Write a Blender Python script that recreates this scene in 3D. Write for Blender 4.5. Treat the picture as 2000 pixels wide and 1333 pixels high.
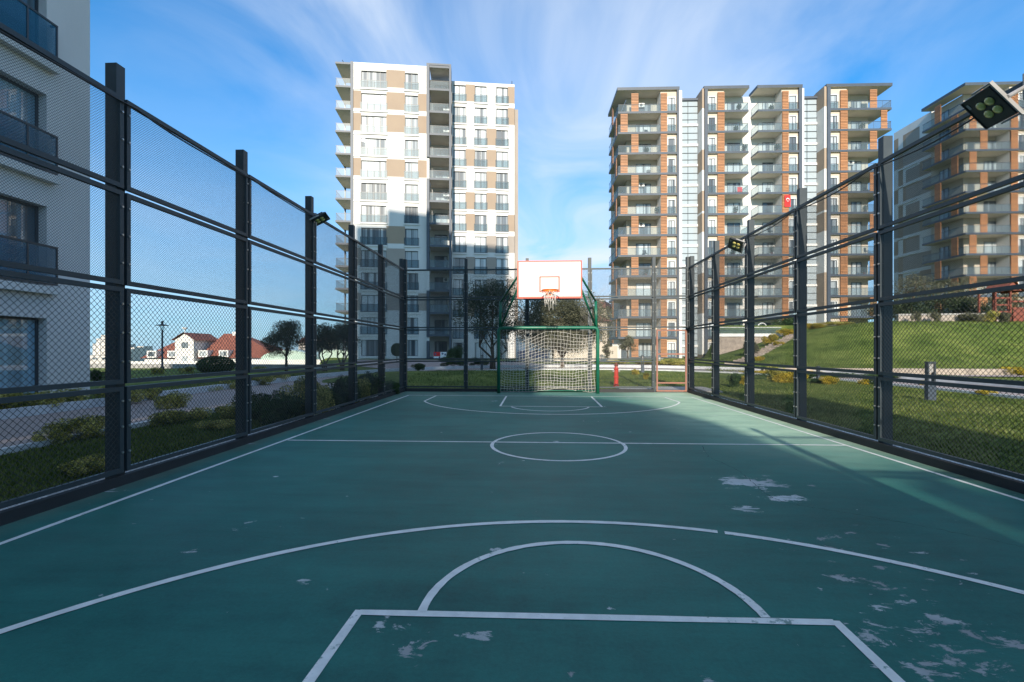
import bpy, math, random
from mathutils import Vector, Matrix
R_ = math.radians
rnd = random.Random(7)
scene = bpy.context.scene
for o in list(bpy.data.objects):
    bpy.data.objects.remove(o)
COL = scene.collection

# ------------------------------------------------------------------ camera
# court frame: X right, Y along the court, Z up.  The camera looks 2.74 degrees left of Y.
F_PX, PX0, HY, CAMH = 900.0, 1000.0, 681.0, 1.39
YAW = R_(2.74)
SA, CA = math.sin(YAW), math.cos(YAW)
cam_d = bpy.data.cameras.new('camera')
cam = bpy.data.objects.new('camera', cam_d)
COL.objects.link(cam)
cam.location = (0, 0, CAMH)
cam.rotation_euler = (math.pi/2, 0, YAW)
cam_d.sensor_width = 36.0
cam_d.lens = F_PX/2000*36.0
cam_d.shift_y = (HY-666.5)/2000.0
cam_d.clip_start = 0.05
cam_d.clip_end = 6000
scene.camera = cam

# ------------------------------------------------------------------ sky, sun, exposure
SUN_E = R_(23.4)
_t = Vector((0.12*CA-SA, 0.12*SA+CA, 0)).normalized()       # horizontal travel of the light
w = bpy.data.worlds.new('World'); scene.world = w; w.use_nodes = True
nt = w.node_tree; nt.nodes.clear()
def N(t, **k):
    n = nt.nodes.new(t)
    for a, b in k.items(): setattr(n, a, b)
    return n
L = nt.links.new
sky = N('ShaderNodeTexSky', sky_type='NISHITA', sun_disc=False, sun_elevation=SUN_E,
        sun_rotation=math.atan2(-_t.x, -_t.y), altitude=100, air_density=1.0, dust_density=0.6, ozone_density=2.5)
tc = N('ShaderNodeTexCoord')
sep = N('ShaderNodeSeparateXYZ'); L(tc.outputs['Generated'], sep.inputs[0])
za = N('ShaderNodeMath', operation='ADD'); L(sep.outputs[2], za.inputs[0]); za.inputs[1].default_value = 0.12
zm = N('ShaderNodeMath', operation='MAXIMUM'); L(za.outputs[0], zm.inputs[0]); zm.inputs[1].default_value = 0.05
dx = N('ShaderNodeMath', operation='DIVIDE'); L(sep.outputs[0], dx.inputs[0]); L(zm.outputs[0], dx.inputs[1])
dy = N('ShaderNodeMath', operation='DIVIDE'); L(sep.outputs[1], dy.inputs[0]); L(zm.outputs[0], dy.inputs[1])
cmb = N('ShaderNodeCombineXYZ'); L(dx.outputs[0], cmb.inputs[0]); L(dy.outputs[0], cmb.inputs[1])
mp = N('ShaderNodeMapping'); L(cmb.outputs[0], mp.inputs[0])
mp.inputs['Scale'].default_value = (1.1, 0.85, 1); mp.inputs['Rotation'].default_value = (0, 0, R_(-6)); mp.inputs['Location'].default_value = (3.1, 1.7, 0)
n1 = N('ShaderNodeTexNoise'); L(mp.outputs[0], n1.inputs['Vector'])
n1.inputs['Scale'].default_value = 1.3; n1.inputs['Detail'].default_value = 7; n1.inputs['Roughness'].default_value = 0.52; n1.inputs['Distortion'].default_value = 1.1
mp2 = N('ShaderNodeMapping'); L(cmb.outputs[0], mp2.inputs[0]); mp2.inputs['Scale'].default_value = (0.55, 0.2, 1)
n2 = N('ShaderNodeTexNoise'); L(mp2.outputs[0], n2.inputs['Vector']); n2.inputs['Scale'].default_value = 0.9; n2.inputs['Detail'].default_value = 3
r1 = N('ShaderNodeMapRange'); L(n1.outputs[0], r1.inputs[0]); r1.inputs[1].default_value = 0.25; r1.inputs[2].default_value = 0.66
# the band of cirrus lies over the middle of the view, thinning out to both sides
ax = N('ShaderNodeMath', operation='SUBTRACT'); L(dx.outputs[0], ax.inputs[0]); ax.inputs[1].default_value = 0.12
ab = N('ShaderNodeMath', operation='ABSOLUTE'); L(ax.outputs[0], ab.inputs[0])
r3 = N('ShaderNodeMapRange', interpolation_type='SMOOTHSTEP'); L(ab.outputs[0], r3.inputs[0])
r3.inputs[1].default_value = 0.30; r3.inputs[2].default_value = 1.25; r3.inputs[3].default_value = 1.0; r3.inputs[4].default_value = 0.16
mm = N('ShaderNodeMath', operation='MULTIPLY'); L(r1.outputs[0], mm.inputs[0]); L(r3.outputs[0], mm.inputs[1])
r2 = N('ShaderNodeMapRange'); L(n2.outputs[0], r2.inputs[0]); r2.inputs[1].default_value = 0.3; r2.inputs[2].default_value = 0.62; r2.inputs[3].default_value = 0.55; r2.inputs[4].default_value = 1.15
mm2 = N('ShaderNodeMath', operation='MULTIPLY', use_clamp=True); L(mm.outputs[0], mm2.inputs[0]); L(r2.outputs[0], mm2.inputs[1])
CLOUD_AMT = N('ShaderNodeMath', operation='MULTIPLY', use_clamp=True); L(mm2.outputs[0], CLOUD_AMT.inputs[0]); CLOUD_AMT.inputs[1].default_value = 0.95
# pale haze low over the horizon
hz = N('ShaderNodeMapRange', interpolation_type='SMOOTHSTEP'); L(sep.outputs[2], hz.inputs[0])
hz.inputs[1].default_value = 0.0; hz.inputs[2].default_value = 0.52; hz.inputs[3].default_value = 0.78; hz.inputs[4].default_value = 0.0
sc = N('ShaderNodeMixRGB', blend_type='MULTIPLY'); sc.inputs[0].default_value = 1; L(sky.outputs[0], sc.inputs[1]); sc.inputs[2].default_value = (0.10, 0.74, 1.10, 1)
mh = N('ShaderNodeMixRGB'); L(hz.outputs[0], mh.inputs[0]); L(sc.outputs[0], mh.inputs[1]); mh.inputs[2].default_value = (2.35, 3.1, 4.0, 1)
mc = N('ShaderNodeMixRGB'); L(CLOUD_AMT.outputs[0], mc.inputs[0]); L(mh.outputs[0], mc.inputs[1]); mc.inputs[2].default_value = (3.7, 4.15, 4.75, 1)
bg = N('ShaderNodeBackground'); L(mc.outputs[0], bg.inputs[0]); bg.inputs[1].default_value = 0.145
wo = N('ShaderNodeOutputWorld'); L(bg.outputs[0], wo.inputs[0])

sun_d = bpy.data.lights.new('sun', 'SUN'); sun_d.energy = 4.3; sun_d.angle = R_(0.53); sun_d.color = (1.0, 0.90, 0.76)
sun = bpy.data.objects.new('sun', sun_d); COL.objects.link(sun)
_dir = Vector((_t.x*math.cos(SUN_E), _t.y*math.cos(SUN_E), -math.sin(SUN_E)))
sun.rotation_euler = _dir.to_track_quat('-Z', 'Y').to_euler(); sun.location = (-5, -30, 60)
scene.view_settings.view_transform = 'Standard'; scene.view_settings.look = 'None'
scene.view_settings.gamma = 1.0; scene.view_settings.use_curve_mapping = False
scene.view_settings.exposure = 0.68

# ------------------------------------------------------------------ helpers
def cw(xc, D, z=0.0):
    """camera-frame right/forward metres -> world"""
    return Vector((xc*CA - D*SA, xc*SA + D*CA, z))
def at(px, D, z=0.0):
    return cw((px-PX0)/F_PX*D, D, z)
def gr(px, py, z=0.0):
    """ground point (height z) seen at a pixel of the 2000-wide photograph"""
    D = F_PX*(CAMH-z)/(py-HY)
    return at(px, D, z)
def zat(py, D): return CAMH+(HY-py)/F_PX*D
def seg(a, b, t): return a+(b-a)*t
def sst(x):
    x = max(0.0, min(1.0, x)); return x*x*(3-2*x)

class MB:
    def __init__(s): s.v = []; s.f = []; s.m = []
    def quad(s, a, b, c, d, m=0):
        i = len(s.v); s.v += [tuple(a), tuple(b), tuple(c), tuple(d)]; s.f.append((i, i+1, i+2, i+3)); s.m.append(m)
    def tri(s, a, b, c, m=0):
        i = len(s.v); s.v += [tuple(a), tuple(b), tuple(c)]; s.f.append((i, i+1, i+2)); s.m.append(m)
    def poly(s, pts, m=0):
        i = len(s.v); s.v += [tuple(p) for p in pts]; s.f.append(tuple(range(i, i+len(pts)))); s.m.append(m)
    def box(s, x0, x1, y0, y1, z0, z1, m=0, mb=None, mt=None):
        if x1 < x0: x0, x1 = x1, x0
        if y1 < y0: y0, y1 = y1, y0
        i = len(s.v)
        s.v += [(x0,y0,z0),(x1,y0,z0),(x1,y1,z0),(x0,y1,z0),(x0,y0,z1),(x1,y0,z1),(x1,y1,z1),(x0,y1,z1)]
        s.f += [(i,i+3,i+2,i+1),(i+4,i+5,i+6,i+7),(i,i+1,i+5,i+4),(i+1,i+2,i+6,i+5),(i+2,i+3,i+7,i+6),(i+3,i,i+4,i+7)]
        s.m += [m if mb is None else mb, m if mt is None else mt, m, m, m, m]
    def obox(s, M, x0, x1, y0, y1, z0, z1, m=0):
        n = len(s.v); s.box(x0,x1,y0,y1,z0,z1,m)
        for k in range(n, len(s.v)): s.v[k] = tuple(M @ Vector(s.v[k]))
    def tube(s, pts, r, n=8, m=0, cap=True):
        pts = [Vector(p) for p in pts]
        rs = r if isinstance(r, (list, tuple)) else [r]*len(pts)
        rings = []
        up = None
        for i, p in enumerate(pts):
            if i == 0: t = pts[1]-pts[0]
            elif i == len(pts)-1: t = pts[-1]-pts[-2]
            else: t = (pts[i+1]-pts[i]).normalized()+(pts[i]-pts[i-1]).normalized()
            t = t.normalized() if t.length > 1e-9 else Vector((0,0,1))
            if up is None or abs(up.dot(t)) > 0.95:
                up = Vector((0,0,1)) if abs(t.z) < 0.9 else Vector((1,0,0))
            a = t.cross(up).normalized(); b = a.cross(t).normalized(); up = b
            base = len(s.v)
            for k in range(n):
                q = 2*math.pi*k/n
                s.v.append(tuple(p + (a*math.cos(q)+b*math.sin(q))*rs[i]))
            rings.append(base)
        for i in range(len(rings)-1):
            A, B = rings[i], rings[i+1]
            for k in range(n):
                k2 = (k+1) % n
                s.f.append((A+k, A+k2, B+k2, B+k)); s.m.append(m)
        if cap:
            s.f.append(tuple(rings[0]+k for k in range(n))[::-1]); s.m.append(m)
            s.f.append(tuple(rings[-1]+k for k in range(n))); s.m.append(m)
    def lathe(s, prof, n=20, m=0, c=(0,0,0), closed=False):
        """prof = [(r,z)...]"""
        base = len(s.v)
        for (r, z) in prof:
            for k in range(n):
                q = 2*math.pi*k/n
                s.v.append((c[0]+r*math.cos(q), c[1]+r*math.sin(q), c[2]+z))
        for i in range(len(prof)-1):
            for k in range(n):
                k2 = (k+1) % n
                s.f.append((base+i*n+k, base+i*n+k2, base+(i+1)*n+k2, base+(i+1)*n+k)); s.m.append(m)
        s.f.append(tuple(base+k for k in range(n))[::-1]); s.m.append(m)
        s.f.append(tuple(base+(len(prof)-1)*n+k for k in range(n))); s.m.append(m)
    def mesh(s, name, mats, smooth=False):
        me = bpy.data.meshes.new(name)
        me.from_pydata(s.v, [], s.f)
        for mt in (mats if isinstance(mats, (list, tuple)) else [mats]): me.materials.append(mt)
        if isinstance(mats, (list, tuple)) and len(mats) > 1:
            me.polygons.foreach_set('material_index', s.m)
        if smooth: me.polygons.foreach_set('use_smooth', [True]*len(me.polygons))
        me.update()
        return me
def put(name, me, parent=None, loc=(0,0,0), rot=None, scale=None):
    o = bpy.data.objects.new(name, me); COL.objects.link(o)
    o.location = loc
    if rot is not None: o.rotation_euler = rot if isinstance(rot, (tuple, list)) else (0, 0, rot)
    if scale is not None: o.scale = scale if isinstance(scale, (tuple, list)) else (scale,)*3
    if parent is not None: o.parent = parent
    return o
def mk(name, mb, mats, parent=None, loc=(0,0,0), rot=None, smooth=False):
    return put(name, mb.mesh(name, mats, smooth), parent, loc, rot)
def tag(o, label, cat, group=None):
    o['label'] = label; o['category'] = cat
    if group: o['group'] = group
    return o
def thing(name, label, cat, loc=(0,0,0), rot=0.0, group=None):
    return tag(put(name, None, None, loc, rot), label, cat, group)
def struct(o, label=None):
    o['kind'] = 'structure'
    if label: o['label'] = label
    return o
def stuff(o, label=None, cat=None):
    o['kind'] = 'stuff'
    if label: o['label'] = label
    if cat: o['category'] = cat
    return o

# ------------------------------------------------------------------ materials
def _mat(name):
    m = bpy.data.materials.new(name); m.use_nodes = True
    t = m.node_tree; t.nodes.clear()
    out = t.nodes.new('ShaderNodeOutputMaterial'); b = t.nodes.new('ShaderNodeBsdfPrincipled')
    t.links.new(b.outputs[0], out.inputs[0])
    return m, t, b, out
def pm(name, c1, c2=None, scale=4.0, rough=0.6, rough2=None, metal=0.0, bump=0.0, bscale=None, detail=6, spec=0.5, coat=0.0, island=0.0, objrand=0.0, obj=True, stretch=None):
    m, t, b, out = _mat(name)
    if c2 is None: c2 = tuple(x*0.8 for x in c1)
    tcn = t.nodes.new('ShaderNodeTexCoord')
    vec = tcn.outputs['Object']
    if stretch:
        mpn = t.nodes.new('ShaderNodeMapping'); t.links.new(vec, mpn.inputs[0]); mpn.inputs['Scale'].default_value = stretch; vec = mpn.outputs[0]
    n = t.nodes.new('ShaderNodeTexNoise'); n.inputs['Scale'].default_value = scale; n.inputs['Detail'].default_value = detail; n.inputs['Roughness'].default_value = 0.6
    t.links.new(vec, n.inputs['Vector'])
    r = t.nodes.new('ShaderNodeValToRGB'); r.color_ramp.elements[0].position = 0.33; r.color_ramp.elements[1].position = 0.67
    r.color_ramp.elements[0].color = (*c2, 1); r.color_ramp.elements[1].color = (*c1, 1)
    t.links.new(n.outputs[0], r.inputs[0])
    colr = r.outputs[0]
    if island or objrand:
        if island:
            g = t.nodes.new('ShaderNodeNewGeometry'); src = g.outputs['Random Per Island']; amt = island
        else:
            g = t.nodes.new('ShaderNodeObjectInfo'); src = g.outputs['Random']; amt = objrand
        mr = t.nodes.new('ShaderNodeMapRange'); t.links.new(src, mr.inputs[0]); mr.inputs[3].default_value = 1-amt; mr.inputs[4].default_value = 1+amt
        hs = t.nodes.new('ShaderNodeHueSaturation'); t.links.new(colr, hs.inputs['Color']); t.links.new(mr.outputs[0], hs.inputs['Value'])
        colr = hs.outputs[0]
    t.links.new(colr, b.inputs['Base Color'])
    b.inputs['Roughness'].default_value = rough; b.inputs['Metallic'].default_value = metal
    b.inputs['Specular IOR Level'].default_value = spec
    if coat: b.inputs['Coat Weight'].default_value = coat; b.inputs['Coat Roughness'].default_value = 0.05
    if rough2 is not None:
        mr = t.nodes.new('ShaderNodeMapRange'); t.links.new(n.outputs[0], mr.inputs[0]); mr.inputs[3].default_value = rough; mr.inputs[4].default_value = rough2
        t.links.new(mr.outputs[0], b.inputs['Roughness'])
    if bump:
        n2 = t.nodes.new('ShaderNodeTexNoise'); n2.inputs['Scale'].default_value = bscale or scale*6; n2.inputs['Detail'].default_value = 5
        t.links.new(vec, n2.inputs['Vector'])
        bp = t.nodes.new('ShaderNodeBump'); bp.inputs['Strength'].default_value = bump; bp.inputs['Distance'].default_value = 0.02
        t.links.new(n2.outputs[0], bp.inputs['Height']); t.links.new(bp.outputs[0], b.inputs['Normal'])
    return m
M = {}
M['metal'] = pm('fence_paint', (0.042,0.056,0.063), (0.030,0.041,0.048), 3, 0.38, 0.6, bump=0.05, spec=0.5)
M['wire'] = pm('wire_coating', (0.048,0.047,0.045), (0.032,0.033,0.033), 3, 0.45)
M['bolt'] = pm('zinc_bolt', (0.55,0.56,0.56), (0.35,0.36,0.36), 30, 0.3, metal=0.8)
M['rust'] = pm('red_oxide_paint', (0.31,0.12,0.08), (0.20,0.11,0.085), 12, 0.6)
M['green'] = pm('green_gloss_paint', (0.008,0.145,0.085), (0.008,0.10,0.06), 5, 0.28, 0.5, bump=0.1, bscale=25)
M['cable'] = pm('cable_rubber', (0.012,0.012,0.014), (0.01,0.01,0.01), 5, 0.5)
M['white'] = pm('white_plaster', (0.68,0.665,0.64), (0.61,0.595,0.57), 0.35, 0.85, bump=0.05, bscale=20, stretch=(1,1,0.35))
M['tan'] = pm('tan_plaster', (0.36,0.275,0.20), (0.33,0.25,0.185), 0.4, 0.85, bump=0.05, bscale=20)
M['taupe'] = pm('taupe_plaster', (0.36,0.31,0.27), (0.325,0.28,0.24), 0.4, 0.85)
M['cream'] = pm('cream_plaster', (0.56,0.49,0.40), (0.51,0.44,0.36), 0.5, 0.85)
M['soffit'] = pm('soffit', (0.64,0.59,0.52), (0.58,0.535,0.475), 0.7, 0.8)
M['slab'] = pm('grey_cladding', (0.060,0.078,0.105), (0.048,0.063,0.085), 0.8, 0.5, objrand=0.06)
M['frame'] = pm('window_frame_grey', (0.045,0.055,0.065), (0.035,0.042,0.05), 3, 0.4)
M['whiteframe'] = pm('white_trim', (0.78,0.77,0.75), (0.70,0.69,0.67), 2, 0.6)
M['orange'] = pm('timber_louvre', (0.43,0.20,0.085), (0.31,0.135,0.055), 2.2, 0.55, island=0.18, stretch=(1,1,8))
M['bark'] = pm('bark', (0.13,0.095,0.07), (0.06,0.045,0.035), 9, 0.9, bump=0.6, stretch=(1,1,0.3))
M['stone'] = pm('stone', (0.42,0.35,0.29), (0.24,0.20,0.17), 2.2, 0.9, bump=0.5, bscale=6)
M['conc'] = pm('concrete', (0.36,0.35,0.33), (0.26,0.25,0.24), 2.5, 0.85, bump=0.15)
M['kerb'] = pm('kerb_concrete', (0.62,0.64,0.65), (0.46,0.48,0.50), 3.0, 0.8, bump=0.15)
M['red'] = pm('red_gloss_paint', (0.62,0.05,0.03), (0.50,0.04,0.03), 6, 0.35)
M['redflag'] = pm('red_cloth', (0.72,0.03,0.03), (0.62,0.02,0.02), 3, 0.8)
M['whitecloth'] = pm('white_cloth', (0.85,0.85,0.85), (0.78,0.78,0.78), 3, 0.8)
M['tile'] = pm('red_roof_tile', (0.36,0.095,0.05), (0.23,0.06,0.035), 1.5, 0.85, bump=0.5, bscale=10)
M['board'] = pm('backboard_white', (0.70,0.69,0.68), (0.62,0.61,0.60), 2.5, 0.35)
M['boardred'] = pm('backboard_red_line', (0.72,0.085,0.035), (0.62,0.07,0.05), 14, 0.45)
M['rim'] = pm('orange_rim_paint', (0.85,0.22,0.02), (0.65,0.13,0.02), 20, 0.4)
M['string'] = pm('net_string', (0.70,0.68,0.63), (0.52,0.50,0.46), 8, 0.85)
M['lampbody'] = pm('floodlight_casting', (0.030,0.032,0.035), (0.02,0.02,0.022), 5, 0.45)
M['alu'] = pm('grey_bracket', (0.34,0.33,0.32), (0.26,0.25,0.24), 6, 0.45)
M['led'] = pm('led_lens', (0.78,0.68,0.22), (0.60,0.50,0.12), 30, 0.15, coat=1.0)
M['timberred'] = pm('red_brown_timber', (0.22,0.06,0.035), (0.12,0.035,0.022), 4, 0.7)
M['gravel'] = pm('white_gravel', (0.66,0.66,0.66), (0.22,0.22,0.23), 38, 0.9, bump=1.0, bscale=45, detail=3)
M['darkbase'] = pm('plinth_dark', (0.028,0.03,0.033), (0.018,0.02,0.022), 3, 0.7)
M['pale'] = pm('pale_render', (0.72,0.70,0.66), (0.64,0.62,0.58), 0.8, 0.85)
M['city'] = pm('distant_render', (0.60,0.55,0.50), (0.50,0.46,0.42), 0.2, 0.9, objrand=0.15)
M['blueband'] = pm('blue_grey_paint', (0.10,0.13,0.22), (0.08,0.10,0.17), 1, 0.7)

def leafmat(name, c1, c2, c3=None, tr=0.25, scale=1.4):
    m, t, b, out = _mat(name)
    g = t.nodes.new('ShaderNodeNewGeometry'); tcn = t.nodes.new('ShaderNodeTexCoord')
    n = t.nodes.new('ShaderNodeTexNoise'); n.inputs['Scale'].default_value = scale; n.inputs['Detail'].default_value = 3
    t.links.new(tcn.outputs['Object'], n.inputs['Vector'])
    a = t.nodes.new('ShaderNodeMath'); a.operation = 'ADD'; t.links.new(n.outputs[0], a.inputs[0])
    s2 = t.nodes.new('ShaderNodeMath'); s2.operation = 'MULTIPLY_ADD'; t.links.new(g.outputs['Random Per Island'], s2.inputs[0]); s2.inputs[1].default_value = 0.5; s2.inputs[2].default_value = -0.25
    t.links.new(s2.outputs[0], a.inputs[1])
    r = t.nodes.new('ShaderNodeValToRGB'); e = r.color_ramp.elements
    e[0].position = 0.25; e[0].color = (*c1, 1); e[1].position = 0.75; e[1].color = (*(c3 or c2), 1)
    mid = e.new(0.5); mid.color = (*c2, 1)
    t.links.new(a.outputs[0], r.inputs[0]); t.links.new(r.outputs[0], b.inputs['Base Color'])
    b.inputs['Roughness'].default_value = 0.55; b.inputs['Specular IOR Level'].default_value = 0.35
    tl = t.nodes.new('ShaderNodeBsdfTranslucent'); t.links.new(r.outputs[0], tl.inputs[0])
    mx = t.nodes.new('ShaderNodeMixShader'); mx.inputs[0].default_value = tr
    t.links.new(b.outputs[0], mx.inputs[1]); t.links.new(tl.outputs[0], mx.inputs[2]); t.links.new(mx.outputs[0], out.inputs[0])
    return m
M['leafdark'] = leafmat('leaf_dark', (0.018,0.032,0.016), (0.035,0.055,0.024), (0.06,0.08,0.04))
M['leafolive'] = leafmat('leaf_olive', (0.05,0.055,0.03), (0.11,0.115,0.065), (0.22,0.215,0.13))
M['leafshrub'] = leafmat('leaf_shrub', (0.07,0.10,0.02), (0.36,0.34,0.07), (0.68,0.58,0.18))
M['leafyellow'] = leafmat('leaf_yellow', (0.12,0.14,0.02), (0.42,0.32,0.03), (0.62,0.45,0.04))
M['leafbush'] = leafmat('leaf_bush', (0.015,0.04,0.012), (0.035,0.075,0.02), (0.06,0.11,0.03))
M['blade'] = leafmat('grass_blade', (0.05,0.085,0.014), (0.10,0.145,0.026), (0.20,0.22,0.06), tr=0.3, scale=0.5)

def glassmat(name, tint, mixf, rough=0.03):
    m, t, b, out = _mat(name)
    b.inputs['Base Color'].default_value = (*tint, 1); b.inputs['Roughness'].default_value = rough
    b.inputs['Specular IOR Level'].default_value = 0.4
    tr = t.nodes.new('ShaderNodeBsdfTransparent'); tr.inputs[0].default_value = (0.84, 0.90, 0.92, 1)
    mx = t.nodes.new('ShaderNodeMixShader'); mx.inputs[0].default_value = mixf
    t.links.new(tr.outputs[0], mx.inputs[1]); t.links.new(b.outputs[0], mx.inputs[2]); t.links.new(mx.outputs[0], out.inputs[0])
    return m
M['railglass'] = glassmat('balustrade_glass', (0.22,0.27,0.31), 0.17, 0.3)
M['railglassdark'] = glassmat('tinted_balustrade_glass', (0.03,0.15,0.24), 0.50, 0.08)
M['stairglass'] = glassmat('curtain_wall_glass', (0.40,0.46,0.50), 0.93)

def panemat(name, dark, light, lo=0.35, hi=0.65):
    """window glass with net curtains behind it, different in every window"""
    m, t, b, out = _mat(name)
    oi = t.nodes.new('ShaderNodeObjectInfo'); tcn = t.nodes.new('ShaderNodeTexCoord')
    wv = t.nodes.new('ShaderNodeTexWave'); wv.inputs['Scale'].default_value = 2.2; wv.inputs['Distortion'].default_value = 1.5; wv.inputs['Detail'].default_value = 1
    t.links.new(tcn.outputs['Object'], wv.inputs['Vector'])
    sp = t.nodes.new('ShaderNodeSeparateXYZ'); t.links.new(tcn.outputs['Object'], sp.inputs[0])
    cx = t.nodes.new('ShaderNodeCombineXYZ')
    sn = t.nodes.new('ShaderNodeMath'); sn.operation = 'MULTIPLY'; t.links.new(sp.outputs[0], sn.inputs[0]); sn.inputs[1].default_value = 1.6
    t.links.new(sn.outputs[0], cx.inputs[0])
    r10 = t.nodes.new('ShaderNodeMath'); r10.operation = 'MULTIPLY'; t.links.new(oi.outputs['Random'], r10.inputs[0]); r10.inputs[1].default_value = 57.0
    t.links.new(r10.outputs[0], cx.inputs[1])
    nn = t.nodes.new('ShaderNodeTexNoise'); nn.inputs['Scale'].default_value = 1.0; nn.inputs['Detail'].default_value = 1; t.links.new(cx.outputs[0], nn.inputs['Vector'])
    mr = t.nodes.new('ShaderNodeMapRange'); t.links.new(nn.outputs[0], mr.inputs[0]); mr.inputs[1].default_value = lo; mr.inputs[2].default_value = hi
    w2 = t.nodes.new('ShaderNodeMath'); w2.operation = 'MULTIPLY_ADD'; t.links.new(wv.outputs[0], w2.inputs[0]); w2.inputs[1].default_value = 0.22; w2.inputs[2].default_value = 0.80
    m2 = t.nodes.new('ShaderNodeMath'); m2.operation = 'MULTIPLY'; m2.use_clamp = True; t.links.new(mr.outputs[0], m2.inputs[0]); t.links.new(w2.outputs[0], m2.inputs[1])
    rs = t.nodes.new('ShaderNodeMath'); rs.operation = 'MULTIPLY_ADD'; t.links.new(oi.outputs['Random'], rs.inputs[0]); rs.inputs[1].default_value = 0.30; rs.inputs[2].default_value = -0.15
    ra = t.nodes.new('ShaderNodeMath'); ra.operation = 'ADD'; t.links.new(nn.outputs[0], ra.inputs[0]); t.links.new(rs.outputs[0], ra.inputs[1]); t.links.new(ra.outputs[0], mr.inputs[0])
    mx = t.nodes.new('ShaderNodeMixRGB'); t.links.new(m2.outputs[0], mx.inputs[0]); mx.inputs[1].default_value = (*dark, 1); mx.inputs[2].default_value = (*light, 1)
    t.links.new(mx.outputs[0], b.inputs['Base Color'])
    b.inputs['Roughness'].default_value = 0.5; b.inputs['Coat Weight'].default_value = 1.0; b.inputs['Coat Roughness'].default_value = 0.0
    b.inputs['Coat IOR'].default_value = 1.6
    return m
M['pane'] = panemat('curtained_glass', (0.07,0.085,0.10), (0.60,0.63,0.64), 0.36, 0.56)
M['pane2'] = panemat('dark_glass', (0.03,0.045,0.06), (0.42,0.46,0.48), 0.40, 0.60)
M['pane3'] = panemat('near_glass', (0.03,0.06,0.08), (0.26,0.42,0.52), 0.34, 0.46)

def pavermat():
    m, t, b, out = _mat('paver')
    tcn = t.nodes.new('ShaderNodeTexCoord')
    br = t.nodes.new('ShaderNodeTexBrick'); br.inputs['Scale'].default_value = 5.0
    br.inputs['Color1'].default_value = (0.42,0.335,0.31,1); br.inputs['Color2'].default_value = (0.33,0.29,0.28,1); br.inputs['Mortar'].default_value = (0.17,0.15,0.14,1)
    br.inputs['Mortar Size'].default_value = 0.03
    t.links.new(tcn.outputs['Object'], br.inputs['Vector'])
    n = t.nodes.new('ShaderNodeTexNoise'); n.inputs['Scale'].default_value = 0.8; n.inputs['Detail'].default_value = 6; t.links.new(tcn.outputs['Object'], n.inputs['Vector'])
    mr = t.nodes.new('ShaderNodeMapRange'); t.links.new(n.outputs[0], mr.inputs[0]); mr.inputs[3].default_value = 0.7; mr.inputs[4].default_value = 1.25
    hs = t.nodes.new('ShaderNodeHueSaturation'); t.links.new(br.outputs[0], hs.inputs['Color']); t.links.new(mr.outputs[0], hs.inputs['Value'])
    t.links.new(hs.outputs[0], b.inputs['Base Color']); b.inputs['Roughness'].default_value = 0.8
    bp = t.nodes.new('ShaderNodeBump'); bp.inputs['Strength'].default_value = 0.4; bp.inputs['Distance'].default_value = 0.01
    t.links.new(br.outputs['Fac'], bp.inputs['Height']); bp.invert = True; t.links.new(bp.outputs[0], b.inputs['Normal'])
    return m
M['paver'] = pavermat()

def grassmat():
    m, t, b, out = _mat('lawn')
    tcn = t.nodes.new('ShaderNodeTexCoord')
    n = t.nodes.new('ShaderNodeTexNoise'); n.inputs['Scale'].default_value = 0.5; n.inputs['Detail'].default_value = 8; n.inputs['Roughness'].default_value = 0.7
    n2 = t.nodes.new('ShaderNodeTexNoise'); n2.inputs['Scale'].default_value = 14; n2.inputs['Detail'].default_value = 6; n2.inputs['Roughness'].default_value = 0.8
    t.links.new(tcn.outputs['Object'], n.inputs['Vector']); t.links.new(tcn.outputs['Object'], n2.inputs['Vector'])
    ad = t.nodes.new('ShaderNodeMixRGB'); ad.inputs[0].default_value = 0.5; t.links.new(n.outputs[0], ad.inputs[1]); t.links.new(n2.outputs[0], ad.inputs[2])
    r = t.nodes.new('ShaderNodeValToRGB'); e = r.color_ramp.elements
    e[0].position = 0.36; e[0].color = (0.035,0.066,0.010,1); e[1].position = 0.60; e[1].color = (0.23,0.265,0.065,1)
    md = e.new(0.5); md.color = (0.105,0.150,0.028,1)
    t.links.new(ad.outputs[0], r.inputs[0]); t.links.new(r.outputs[0], b.inputs['Base Color']); b.inputs['Roughness'].default_value = 0.95; b.inputs['Specular IOR Level'].default_value = 0.15
    bp = t.nodes.new('ShaderNodeBump'); bp.inputs['Strength'].default_value = 1.0; bp.inputs['Distance'].default_value = 0.06
    t.links.new(n2.outputs[0], bp.inputs['Height']); t.links.new(bp.outputs[0], b.inputs['Normal'])
    return m
M['grass'] = grassmat()

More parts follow.
